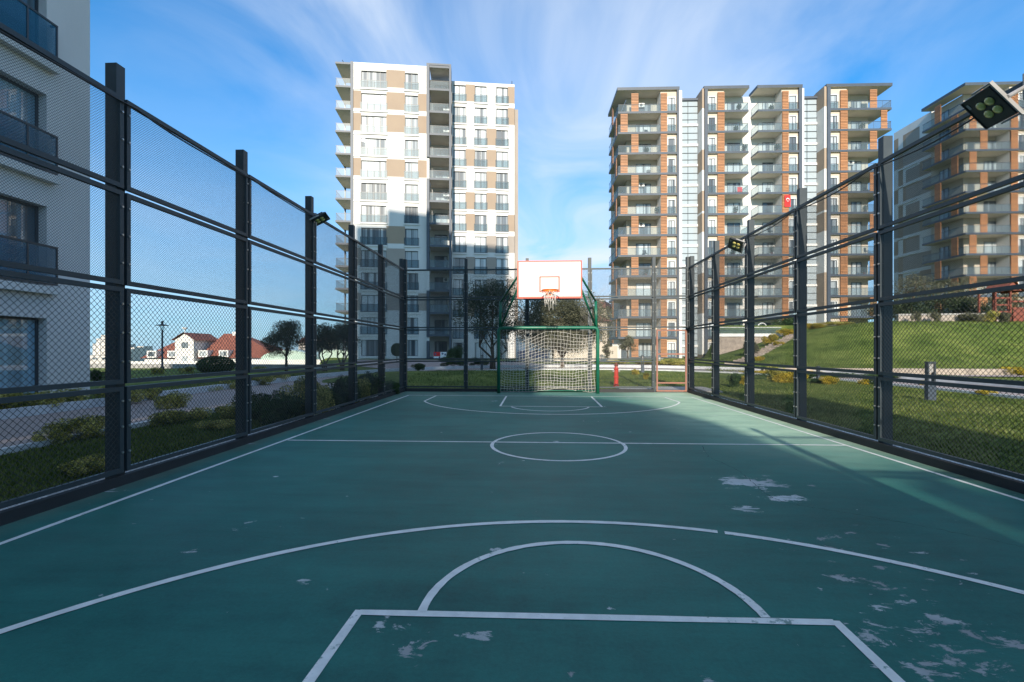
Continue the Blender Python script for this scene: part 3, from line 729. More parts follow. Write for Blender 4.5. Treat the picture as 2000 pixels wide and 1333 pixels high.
# red oxide gate
gx0, gx1 = fx[4]+0.06, RX-LX-0.06
gm = MB()
gm.box(gx0, gx0+0.05, -0.02, 0.02, 0.03, 1.99); gm.box(gx1-0.05, gx1, -0.02, 0.02, 0.03, 1.99)
for z in (0.03, 0.28, 1.19, 1.94): gm.box(gx0+0.05, gx1-0.05, -0.018, 0.018, z, z+0.045)
g = mk('gate', gm, M['rust'], ff); g['label'] = 'rusty red gate frame in the far right corner of the fence'
put('gate_mesh', wires(gx1-gx0-0.1, 1.9, 0.040, 0.0016).mesh('gate_mesh', M['wire']), g, (gx0+0.05, 0, 0.06))
hm = MB(); hm.box(gx0+0.06, gx0+0.12, -0.05, -0.02, 1.0, 1.12); hm.tube([(gx0+0.09,-0.05,1.06),(gx0+0.09,-0.08,1.06),(gx0+0.20,-0.08,1.06)], 0.009, 8)
mk('handle', hm, M['bolt'], g)
# plinth beams
for par, ln, skipx in ((lf, 16.36, None), (rf, 16.36, None), (ff, fx[4]-0.02, None)):
    pb = MB(); pb.box(0, ln, -0.035, 0.035, 0.0, 0.10)
    mk('base_beam', pb, M['darkbase'], par)
# cables tied along the top rails
def cable(x, y0, y1, z, sag, label, seed, sk=0.0):
    r = random.Random(seed); pts = []
    n = 8
    for k in range(n):
        ya, yb = y0+(y1-y0)*k/n, y0+(y1-y0)*(k+1)/n; s = sag*r.uniform(0.2, 1.6)
        for i in range(8):
            u = i/8; pts.append((x-sk*(14.75-(ya+(yb-ya)*u))+0.01*math.sin(9*u+k), ya+(yb-ya)*u, z-4*s*u*(1-u)))
    m_ = MB(); m_.tube(pts, 0.009, 6)
    tag(mk('cable', m_, M['cable'], smooth=True), label, 'cable')
cable(LX+0.035, -1.4, 14.7, 3.90, 0.045, 'black power cable sagging along the top rail of the left fence', 3)
cable(RX-0.035, -1.4, 14.7, 3.89, 0.05, 'black power cable sagging along the top rail of the right fence', 5, RSK)

# ------------------------------------------------------------------ floodlights
def floodlight(loc, nrm, up, half, label, arm, plate=(1, -1)):
    """nrm: the way the lenses face; up: direction from the head's centre to its bracket edge (world)"""
    t = thing('floodlight', label, 'floodlight', loc, 0, 'floodlights on the court fence')
    za = -Vector(nrm).normalized(); ya = Vector(up); ya = (ya-za*ya.dot(za)).normalized(); xa = ya.cross(za)
    Mx = Matrix(((xa.x, ya.x, za.x, 0), (xa.y, ya.y, za.y, 0), (xa.z, ya.z, za.z, 0), (0, 0, 0, 1))) @ Matrix.Scale(half/0.205, 4)
    hb = MB(); w_ = l_ = 0.205; d_ = 0.03; pts = [(-w_,-l_),(w_,-l_),(w_,l_),(-w_,l_)]
    base = [Vector((x, y, 0)) for x, y in pts]; mid = [Vector((x*1.01, y*1.01, d_)) for x, y in pts]; top = [Vector((x*0.74, y*0.74, d_+0.045)) for x, y in pts]
    hb.poly([Mx @ p for p in base][::-1])
    for A_, B_ in ((base, mid), (mid, top)):
        for i in range(4): j = (i+1) % 4; hb.quad(Mx @ A_[i], Mx @ A_[j], Mx @ B_[j], Mx @ B_[i])
    hb.poly([Mx @ p for p in top])
    for i in range(9): hb.obox(Mx, -0.13+i*0.0325-0.004, -0.13+i*0.0325+0.004, -0.13, 0.13, d_+0.046, d_+0.08)
    h = mk('housing', hb, M['lampbody'], t)
    rb_ = MB()
    for a, b, c, d in ((-w_,w_,-l_,-l_+.012),(-w_,w_,l_-.012,l_),(-w_,-w_+.012,-l_+.012,l_-.012),(w_-.012,w_,-l_+.012,l_-.012)): rb_.obox(Mx, a, b, c, d, -0.008, -0.001)
    mk('bezel', rb_, M['lampbody'], h)
    for lx, ly in ((-0.062,0.085),(0.062,0.085),(-0.062,-0.035),(0.062,-0.035)):
        q = MB(); q.lathe([(0.052,-0.002),(0.052,-0.008),(0.044,-0.016),(0.026,-0.022),(0.006,-0.024)], 24, c=(lx, ly, 0))
        for k in range(len(q.v)): q.v[k] = tuple(Mx @ Vector(q.v[k]))
        mk('lens', q, M['led'], h, smooth=True)
    lb = MB(); px_, py_ = plate[0]*0.12, plate[1]*0.155; lb.obox(Mx, px_-0.032, px_+0.032, py_-0.015, py_+0.015, -0.004, -0.001); mk('rating_plate', lb, M['alu'], h)
    bm_ = MB()
    bm_.obox(Mx, -0.235, -0.217, -0.02, 0.22, -0.002, 0.034); bm_.obox(Mx, 0.217, 0.235, -0.02, 0.22, -0.002, 0.034); bm_.obox(Mx, -0.235, 0.235, 0.221, 0.24, -0.002, 0.034)
    mk('bracket', bm_, M['alu'], t)
    am = MB(); a0 = Mx @ Vector((0, 0.235, 0.016)); a1 = Vector(arm); am.tube([a0, a1], 0.02, 8); am.tube([a1+Vector((0,0,-.12)), a1+Vector((0,0,.12))], 0.03, 8)
    mk('arm', am, M['alu'], t)
    return t
def cf(x, y, z): return cw(x, y, z)
_p = at(1929, 4.3, zat(212.5, 4.3))
floodlight(tuple(_p), cf(-0.743, 0.18, -0.645), cf(-0.2, -0.98, -0.04), 0.17, 'large square floodlight with four lenses over the near right of the court', (RX-0.17-_p.x, 0.12, 0.27))
_p = at(627, 8.85, zat(429, 8.85))
floodlight(tuple(_p), (0.50, -0.02, -0.86), (-0.9, -0.2, -0.5), 0.15, 'floodlight on the left fence, its lenses facing the court', (LX-_p.x, 0.0, 0.0))
_p = at(1436, 10.4, zat(479, 10.4))
floodlight(tuple(_p), (-0.62, -0.30, -0.72), (0.8, 0.0, 0.3), 0.155, 'small floodlight far along the right fence beside a post', (RX-_p.x, 0.1, 0.12))

# ------------------------------------------------------------------ goal and hoop
GX, GY = 0.43, 14.30
goal = thing('football_goal', 'green tubular football goal with a sagging white net and basketball supports', 'goal', (GX, GY, 0))
r_ = 0.052; gw = 1.53; gh = 2.03
gm = MB()
gm.tube([(-gw, 0, 0), (-gw, 0, 1.5), (-gw, 0, gh-0.10), (-gw+0.03, 0, gh-0.03), (-gw+0.10, 0, gh), (0, 0, gh), (gw-0.10, 0, gh), (gw-0.03, 0, gh-0.03), (gw, 0, gh-0.10), (gw, 0, 1.5), (gw, 0, 0)], r_, 14)
mk('goal_frame', gm, M['green'], goal, smooth=True)
for s in (-1, 1):
    u = MB(); u.tube([(s*(gw-0.04), 0.03, gh-0.06), (s*(gw-0.06), 0.03, 2.86)], 0.045, 12); mk('upright', u, M['green'], goal, smooth=True)
    bt = MB()
    yb = -1.30
    bt.tube([(s*(gw-0.06), 0.03, 2.84), (s*0.80, yb, 3.55)], 0.031, 8)
    bt.tube([(s*(gw-0.06), 0.03, gh+0.02), (s*0.80, yb, 3.30)], 0.031, 8)
    bt.tube([(s*(gw-0.10), 0.0, 2.5), (s*1.12, yb*0.62, 3.05)], 0.014, 8)
    bt.tube([(s*0.80, yb, 2.86), (s*0.80, yb, 3.75)], 0.024, 8)
    mk('backboard_strut', bt, M['green'], goal, smooth=True)
bt = MB(); bt.tube([(-0.80, -1.3, 3.15), (0.80, -1.3, 3.15)], 0.02, 8); bt.tube([(-0.80, -1.3, 3.55), (0.80, -1.3, 3.55)], 0.02, 8)
mk('cross_brace', bt, M['green'], goal, smooth=True)
# ground frame of the goal
bt = MB(); 
for s in (-1, 1): bt.tube([(s*gw, 0, gh-0.1), (s*gw, 0.30, gh-0.35), (s*gw, 0.36, 0.05)], 0.016, 8)
bt.tube([(-gw, 0.36, 0.05), (gw, 0.36, 0.05)], 0.016, 8)
mk('net_support', bt, M['green'], goal, smooth=True)
# net: a sagging cloth of strings
nb = MB(); NU, NV = 30, 19
rr = random.Random(11)
ju = [[rr.uniform(-.014,.014) for _ in range(NU+1)] for _ in range(NV+1)]; jv = [[rr.uniform(-.014,.014) for _ in range(NU+1)] for _ in range(NV+1)]
def netp(i, j):
    u = i/NU; v = j/NV                    # v 0 at the crossbar, 1 at the ground
    x = -gw+0.04+(2*gw-0.08)*u
    # the top hem hangs away from the bar on the left, less on the right
    topdrop = 0.10+0.34*max(0, 1-u*2.1)**0.8*(1 if u > 0.02 else 0.4) + 0.06*math.sin(u*9)
    z = (gh-0.07-topdrop)*(1-v)+0.03*v
    sag = math.sin(math.pi*v)
    y = 0.05+0.28*min(1, v*2.2)*0.9+0.05*math.sin(u*7+v*3)
    z += -0.10*sag*math.sin(math.pi*u)-0.03*math.sin(u*11)*sag
    if u > 0.80: x -= (u-0.80)*0.9*sag*0.9*0.35; y += 0.05*math.sin((u-.8)*30)
    if u < 0.12: x += (0.12-u)*0.4*sag
    z += 0.10*max(0, v-0.9)*10*math.exp(-((u-0.62)/0.16)**2)
    return Vector((x+ju[j][i], y, max(0.015, z+jv[j][i])))
G = [[netp(i, j) for i in range(NU+1)] for j in range(NV+1)]
for j in range(NV+1): nb.tube(G[j], 0.0043, 4, cap=False)
for i in range(NU+1): nb.tube([G[j][i] for j in range(NV+1)], 0.0043, 4, cap=False)
for s, i in ((-1, 0), (1, NU)):     # side nets
    for j in range(0, NV+1):
        a = G[j][i]; nb.tube([a, a+Vector((0.0, 0.10, -0.02)), Vector((s*gw, 0.02, a.z+0.03))], 0.0036, 4, cap=False)
for i in range(0, NU+1, 2):
    a = G[0][i]; nb.tube([a, Vector((a.x, 0.0, gh-0.05))], 0.003, 4, cap=False)
mk('goal_net', nb, M['string'], goal)

bb = thing('basketball_hoop', 'white rectangular basketball backboard edged in red with orange rim and torn net', 'basketball hoop', (GX, GY-1.44, 3.31))
m_ = MB(); m_.box(-0.90, 0.90, 0, 0.03, -0.525, 0.525); mk('backboard', m_, M['board'], bb)
m_ = MB(); e = 0.05; y0, y1 = -0.004, -0.001
m_.box(-0.90, 0.90, y0, y1, 0.525-0.035, 0.525); m_.box(-0.90, 0.90, y0, y1, -0.525, -0.525+0.05)
m_.box(-0.90, -0.90+0.045, y0, y1, -0.475, 0.49); m_.box(0.90-0.04, 0.90, y0, y1, -0.475, 0.49)
x_, z0_, z1_ = 0.285, -0.36, 0.09
m_.box(-x_, x_, y0, y1, z1_-0.035, z1_); m_.box(-x_, -x_+0.04, y0, y1, z0_, z1_-0.035); m_.box(x_-0.04, x_, y0, y1, z0_, z1_-0.035); m_.box(-x_+0.04, x_-0.04, y0, y1, z0_, z0_+0.035)
mk('red_border', m_, M['boardred'], bb)
rz = -0.345
m_ = MB(); ring = [(0.232*math.cos(k*math.pi/18), -0.375+0.232*math.sin(k*math.pi/18), rz) for k in range(37)]
m_.tube(ring, 0.011, 8, cap=False)
m_.box(-0.09, 0.09, -0.012, -0.004, rz-0.10, rz+0.05); m_.box(-0.055, 0.055, -0.145, -0.012, rz-0.012, rz-0.004)
m_.tube([(-0.07, -0.01, rz-0.09), (-0.13, -0.20, rz-0.01)], 0.008, 6); m_.tube([(0.07, -0.01, rz-0.09), (0.13, -0.20, rz-0.01)], 0.008, 6)
# curved apron under the rim
for k in range(18, 36):
    a0, a1 = k*math.pi/18, (k+1)*math.pi/18
    c_ = lambda q, z: (0.225*math.cos(q), -0.375+0.225*math.sin(q), z)
    m_.quad(c_(a0, rz-0.045), c_(a1, rz-0.045), c_(a1, rz), c_(a0, rz))
mk('rim', m_, M['rim'], bb, smooth=False)
m_ = MB(); nseg = 12; lv = [(0.222, 0.0), (0.185, -0.11), (0.155, -0.21), (0.13, -0.30), (0.125, -0.38)]
for k in range(nseg):
    for i in range(len(lv)-1):
        if i == 3 and k % 3: continue
        q0 = 2*math.pi*(k+0.5*i)/nseg
        for d_ in (0.5, -0.5):
            if i == 2 and (k+(d_ > 0)) % 5 == 0: continue
            q1 = q0+2*math.pi*d_/nseg; (r0, z0), (r1, z1) = lv[i], lv[i+1]
            a = (r0*math.cos(q0), -0.375+r0*math.sin(q0), rz+z0); b = (r1*math.cos(q1), -0.375+r1*math.sin(q1), rz+z1)
            m_.tube([a, b], 0.0045, 5)
for q, l in ((0.3, .42), (2.9, .45), (3.4, .36), (4.4, .56), (4.7, .50), (5.1, .53), (5.9, .40)):
    m_.tube([(0.16*math.cos(q), -0.375+0.16*math.sin(q), rz-0.2), (0.15*math.cos(q)+0.02, -0.375+0.14*math.sin(q), rz-l)], 0.0045, 5)
mk('hoop_net', m_, M['string'], bb)
# ------------------------------------------------------------------ buildings
class B:
    """a building frame: local x along the facade, y away from the viewer, z up; origin at a pixel and depth"""
    def __init__(s, px, D, th):
        s.D0 = D; s.x0 = (px-PX0)/F_PX*D; s.th = R_(th); s.c = math.cos(s.th); s.s = math.sin(s.th)
        s.loc = cw(s.x0, D, 0); s.rot = YAW+s.th
    def S(s, px, y=0.0):
        t = (px-PX0)/F_PX
        return (t*(s.D0+y*s.c)-s.x0+y*s.s)/(s.c-t*s.s)
    def Z(s, py, x=0.0, y=0.0): return zat(py, s.D0+x*s.s+y*s.c)
_wc = {}
def window(parent, xc, y, zb, w, h, cols, rail=None, sill=None, pane='pane', transom=False, frame='frame', face=0.0, surround=False):
    """window part (frame) with a pane, a railing and a sill as sub-parts; copies share their meshes"""
    key = (round(w, 2), round(h, 2), cols, rail, sill, pane, transom, frame, surround)
    if key not in _wc:
        f = MB(); t = 0.06
        f.box(-w/2, w/2, -0.03, 0.05, 0, t); f.box(-w/2, w/2, -0.03, 0.05, h-t, h)
        f.box(-w/2, -w/2+t, -0.03, 0.05, t, h-t); f.box(w/2-t, w/2, -0.03, 0.05, t, h-t)
        for k in range(1, cols):
            x = -w/2+w*k/cols; f.box(x-0.04, x+0.04, -0.028, 0.048, t, h-t)
        if transom:
            for k in range(cols):
                xa = -w/2+w*k/cols+0.045; xb = -w/2+w*(k+1)/cols-0.045; f.box(xa, xb, -0.025, 0.045, h*0.36, h*0.36+0.05)
        p = MB(); p.box(-w/2+t*0.5, w/2-t*0.5, 0.012, 0.03, t*0.5, h-t*0.5)
        kids = [('pane', p.mesh('pane', M[pane]))]
        if rail:
            r = MB(); rw = w/2+0.12; yo = -0.20 if rail != 'near' else -0.42
            nb_ = max(2, int(round(2*rw/0.85)))
            gm_ = M['railglass'] if rail == 'a' else M['railglassdark']
            r.box(-rw, rw, yo-0.02, yo+0.02, 0.98, 1.03); r.box(-rw, rw, yo-0.015, yo+0.015, -0.02, 0.03)
            for k in range(nb_+1):
                x = -rw+0.02+(2*rw-0.04)*k/nb_; r.box(x-0.02, x+0.02, yo-0.018, yo+0.018, 0.03, 0.98)
            for sx in (-rw+0.02, rw-0.02): r.box(sx-0.02, sx+0.02, yo+0.02, -0.05 if rail != 'near' else -0.30+0.29, 0.98, 1.03)
            r.box(-rw+0.04, rw-0.04, yo-0.004, yo+0.004, 0.03, 0.98, 1)
            kids.append(('railing', r.mesh('railing', [M['frame'], gm_])))
        if sill:
            q = MB(); q.box(-w/2-0.16, w/2+0.16, -0.46 if rail == 'near' else -0.30, -0.031, -0.26, -0.06); kids.append(('sill', q.mesh('sill', M['white'])))
        if surround:
            q = MB(); q.box(-w/2-0.14, -w/2-0.001, -0.10, 0.03, -0.02, h+0.14); q.box(w/2+0.001, w/2+0.14, -0.10, 0.03, -0.02, h+0.14); q.box(-w/2, w/2, -0.10, 0.03, h+0.001, h+0.14)
            kids.append(('surround', q.mesh('surround', M['whiteframe'])))
        _wc[key] = (f.mesh('window', M[frame]), kids)
    fm, kids = _wc[key]
    o = put('window', fm, parent, (xc, y, zb), face)
    for nm, me in kids: put(nm, me, o)
    return o
def facade(mb, x0, x1, z0, z1, y, rev, holes, colf, zs=(), xs=(), xf=None):
    """front sheet with openings and reveals; colf(x,z) gives a material index"""
    X = sorted(set([x0, x1]+[v for h in holes for v in h[:2] if x0 < v < x1]+[v for v in xs if x0 < v < x1]))
    Z = sorted(set([z0, z1]+[v for h in holes for v in h[2:] if z0 < v < z1]+[v for v in zs if z0 < v < z1]))
    P = xf or (lambda x, yy, z: (x, yy, z))
    for i in range(len(X)-1):
        for j in range(len(Z)-1):
            xm, zm_ = (X[i]+X[i+1])/2, (Z[j]+Z[j+1])/2
            if any(a < xm < b and c < zm_ < d for a, b, c, d in holes): continue
            mb.quad(P(X[i], y, Z[j]), P(X[i+1], y, Z[j]), P(X[i+1], y, Z[j+1]), P(X[i], y, Z[j+1]), colf(xm, zm_))
    for a, b, c, d in holes:
        m = 0
        mb.quad(P(a, y, c), P(a, y+rev, c), P(a, y+rev, d), P(a, y, d), m); mb.quad(P(b, y+rev, c), P(b, y, c), P(b, y, d), P(b, y+rev, d), m)
        mb.quad(P(a, y, d), P(a, y+rev, d), P(b, y+rev, d), P(b, y, d), m); mb.quad(P(a, y+rev, c), P(a, y, c), P(b, y, c), P(b, y+rev, c), m)
        mb.quad(P(a, y+rev+.02, c), P(b, y+rev+.02, c), P(b, y+rev+.02, d), P(a, y+rev+.02, d), m)
WM = lambda: [M['white'], M['tan'], M['taupe'], M['soffit'], M['slab'], M['cream']]

# ---- the white tower
lt = B(690, 61.5, 5.5)
LT = thing('apartment_tower', 'white and beige apartment tower left of the backboard, grey balcony shaft down its front', 'apartment building', lt.loc, lt.rot)
ZT = 39.5; xA, xB_ = lt.S(833.5), lt.S(882)
x_end = lt.S(1005, 1.2)
big = (lt.S(705.5), lt.S(754.7)); nar = (lt.S(791), lt.S(816.5))
rw_ = [(lt.S(885.5, 1.2), lt.S(909.6, 1.2)), (lt.S(927.4, 1.2), lt.S(950.4, 1.2)), (lt.S(969.3, 1.2), lt.S(992, 1.2))]
NF = 13
holesL, holesR = [], []
for k in range(NF):
    zb = 36.3-3*k; zt = 38.55-3*k
    if k == 12: zb = 0.35
    holesL += [(*big, zb, zt), (*nar, zb, zt)]
    zb2, zt2 = 35.75-3*k, 38.0-3*k
    if k == 12: zb2, zt2 = -0.1, 2.2
    for a in rw_: holesR.append((*a, zb2, zt2))
tanL = {0: 'm', 1: 'lmr', 2: 'lmr', 4: 'lmr', 6: '', 8: 'lm', 10: 'lmr', 7: 'm'}
def colL(x, z):
    k = int((38.85-z)//3.0); ph = (38.85-z)-3*k
    if k < 0 or k > 11 or ph > 2.35: return 0
    zone = 'l' if x < big[0] else ('m' if x < nar[0] and x > big[1] else ('r' if x > nar[1] else ('m' if x < big[1] else 'm')))
    if big[0] < x < big[1] or nar[0] < x < nar[1]: return 0
    if zone in tanL.get(k, ''): return 2 if k in (8, 10) else 1
    return 0
tanR = {0: 'ac', 1: 'c', 2: 'b', 3: 'ab', 4: 'b', 5: 'ab', 6: 'ac', 7: 'bc', 8: 'ab', 9: 'bc', 10: 'a'}
def colR(x, z):
    k = int((38.15-z)//3.0); ph = (38.15-z)-3*k
    if k < 0 or k > 10 or ph > 2.35: return 0
    g = 'a' if rw_[0][1] < x < rw_[1][0] else ('b' if rw_[1][1] < x < rw_[2][0] else ('c' if x > rw_[2][1] else '-'))
    return (2 if k in (7, 8, 9) else 1) if g in tanR.get(k, '') else 0
wb = MB()
zsL = [38.85-3*k for k in range(13)]+[36.5-3*k for k in range(13)]; zsR = [38.15-3*k for k in range(13)]+[35.8-3*k for k in range(13)]
facade(wb, 0.0, xA, -1, ZT, 0, 0.22, holesL, colL, zsL)
facade(wb, xB_, x_end, -1, ZT-1.0, 1.2, 0.22, holesR, colR, zsR)
wb.quad((0,0,-1),(0,0,ZT),(0,15,ZT),(0,15,-1), 0); wb.quad((x_end,1.2,-1),(x_end,16,-1),(x_end,16,ZT-1),(x_end,1.2,ZT-1), 0)
wb.quad((0,0,ZT),(xA,0,ZT),(xA,15,ZT),(0,15,ZT), 0); wb.quad((xA,1.2,ZT-1),(x_end,1.2,ZT-1),(x_end,15,ZT-1),(xA,15,ZT-1), 0)
wb.quad((0,15,-1),(0,15,ZT),(x_end,15,ZT),(x_end,15,-1), 0)
wb.quad((xA,0,-1),(xA,2.4,-1),(xA,2.4,ZT),(xA,0,ZT),0)
# back wall of the balcony shaft
wb.quad((xA,2.4,-1),(xB_,2.4,-1),(xB_,2.4,ZT-1),(xA,2.4,ZT-1),0)
wb.quad((xB_,1.2,-1),(xB_,2.4,-1),(xB_,2.4,ZT-1),(xB_,1.2,ZT-1),0)
# lower projecting strip on the right edge
xe2 = x_end+0.55
wb.box(x_end+0.002, xe2, 1.6, 14, -1, 35.2, 2); 
mk('wall', wb, WM(), LT)
for k in range(NF):
    a = big; ztop = 38.55-3*k; zb = 36.3-3*k if k < 12 else 0.35
    window(LT, (a[0]+a[1])/2, 0.17, zb, a[1]-a[0], ztop-zb, 4, 'a' if k < 12 else None, True, 'pane')
    a = nar
    window(LT, (a[0]+a[1])/2, 0.17, zb, a[1]-a[0], ztop-zb, 2, 'a' if k < 12 else None, True, 'pane2')
    zb2, zt2 = (35.75-3*k, 38.0-3*k) if k < 12 else (-0.1, 2.2)
    for a in rw_:
        window(LT, (a[0]+a[1])/2, 1.37, zb2, a[1]-a[0], zt2-zb2, 2, 'a' if k < 12 else None, k < 12, 'pane')
# long string courses under the big windows, running to the left edge
sb = MB()
for k in range(12): sb.box(-0.02, big[0]-0.17, -0.06, -0.002, 36.0-3*k, 36.16-3*k)
mk('string_course', sb, M['white'], LT)
# corner balconies on the left
cb = MB(); slabm = cb
for k in range(14):
    z = 39.35 if k == 0 else 36.25-3*(k-1)
    if z < 0.3: continue
    s_ = MB(); s_.box(-2.35, -0.36, 0.05, 4.6, z-0.02, z+0.22, 0, 1, 1)
    o = mk('balcony', s_, [M['slab'], M['soffit']], LT)
    if k:
        r = MB(); r.box(-2.3, -0.40, 0.10, 0.13, z+1.15, z+1.2); r.box(-2.3, -2.27, 0.13, 4.5, z+1.15, z+1.2)
        r.box(-2.25, -0.42, 0.11, 0.12, z+0.23, z+1.14, 1); r.box(-2.29, -2.28, 0.14, 4.5, z+0.23, z+1.14, 1)
        mk('railing', r, [M['frame'], M['railglass']], o)
cl = MB(); cl.box(-0.34, -0.005, -0.10, 0.5, -1, ZT+0.15); mk('pillar', cl, M['slab'], LT)
cl = MB(); cl.box(-2.25, -2.05, 4.2, 4.4, -1, 39.3); mk('pillar', cl, M['frame'], LT)
cl = MB(); cl.box(-0.9, -0.006, 4.62, 14, -1, 39.2); mk('rear_wall', cl, M['soffit'], LT)
# the balcony shaft
fx0, fx1 = lt.S(834), lt.S(881.5)
for k in range(14):
    z = 39.2 if k == 0 else 36.15-3*(k-1)
    grey = k in (0,1,2,3,4,6,7,8,10,11)
    s_ = MB(); s_.box(fx0+0.4 if True else fx0, fx1-0.28, -0.75, 2.38, z-0.14, z+0.14, 0, 1, 1)
    if z < -0.5: continue
    o = mk('balcony', s_, [M['slab'], M['soffit']], LT)
    if k and z > 0.3:
        r = MB(); r.box(fx0+0.45, fx1-0.33, -0.70, -0.66, z+1.1, z+1.15); r.box(fx0+0.45, fx1-0.33, -0.69, -0.68, z+0.15, z+1.09, 1)
        mk('railing', r, [M['frame'], M['railglass']], o)
    if k:
        window(LT, (fx0+fx1)/2+0.1, 2.36, z+0.15, 1.75, 2.1, 2, None, None, 'pane2')
fr = MB()
for (za, zb) in ((27.2-0.15, 39.6), (12.0, 24.15), (3.0-0.1, 9.15), (-1, 2.4)):
    fr.box(fx0, fx0+0.38, -0.8, -0.005, za, zb)
fr.box(fx1-0.26, fx1, -0.8, 1.19, -1, 39.6)
fr.box(fx0+0.38, fx1-0.26, -0.8, 2.3, 39.36, 39.6)
mk('shaft_frame', fr, M['slab'], LT)
wf = MB()
for (za, zb) in ((24.16, 27.03), (9.16, 11.98), (2.41, 2.88)): wf.box(fx0+0.02, fx0+0.36, -0.55, -0.006, za, zb)
mk('shaft_pier', wf, M['white'], LT)
tm = MB(); tm.box(-0.02, xA, -0.04, 0.3, ZT+0.001, ZT+0.10); mk('roof_coping', tm, M['whiteframe'], LT)
am = MB(); am.tube([(-1.6, 2, 39.5), (-1.6, 2, 40.4), (-1.95, 2, 41.0)], 0.05, 6); mk('aerial', am, M['frame'], LT); am = MB(); am.tube([(x_end-0.3, 2, 38.5), (x_end-0.3, 2, 39.4)], 0.05, 6); mk('aerial', am, M['frame'], LT)

# ---- louvre panel mesh shared by the timber blocks
_lc = {}
def louvre(parent, xa, xb, y, z0, z1, face=0.0, name='timber_screen'):
    w = round(xb-xa, 2); h = round(z1-z0, 2); key = (w, h)
    if key not in _lc:
        m_ = MB(); n = int(h/0.21)
        for i in range(n):
            za = h*i/n; m_.box(0, w, -0.05, 0.0, za+0.02, za+h/n-0.035)
        m_.box(0.03, 0.07, 0.001, 0.04, 0, h); m_.box(w-0.07, w-0.03, 0.001, 0.04, 0, h)
        m_.box(0.02, w-0.02, 0.045, 0.06, 0, h, 1)
        _lc[key] = m_.mesh('timber_screen', [M['orange'], M['bark']])
    return put(name, _lc[key], parent, (xa, y, z0), face)
_rc = {}
def balrail(parent, xa, xb, y, z, side=None, ylen=0.0):
    r = MB(); r.box(xa, xb, y-0.02, y+0.02, z+1.0, z+1.05)
    r.box(xa+0.01, xb-0.01, y-0.005, y+0.005, z+0.02, z+0.99, 1)
    n = max(1, int((xb-xa)/1.1))
    for k in range(n+1):
        x = xa+0.02+(xb-xa-0.04)*k/n; r.box(x-0.015, x+0.015, y+0.006, y+0.03, z+0.02, z+0.99)
    if side is not None:
        r.box(side-0.02, side+0.02, y+0.022, y+ylen, z+1.0, z+1.05); r.box(side-0.005, side+0.005, y+0.022, y+ylen, z+0.02, z+0.99, 1)
    return mk('railing', r, [M['frame'], M['railglass']], parent)
ZF = [36.1-3*k for k in range(13)]        # balcony floor tops
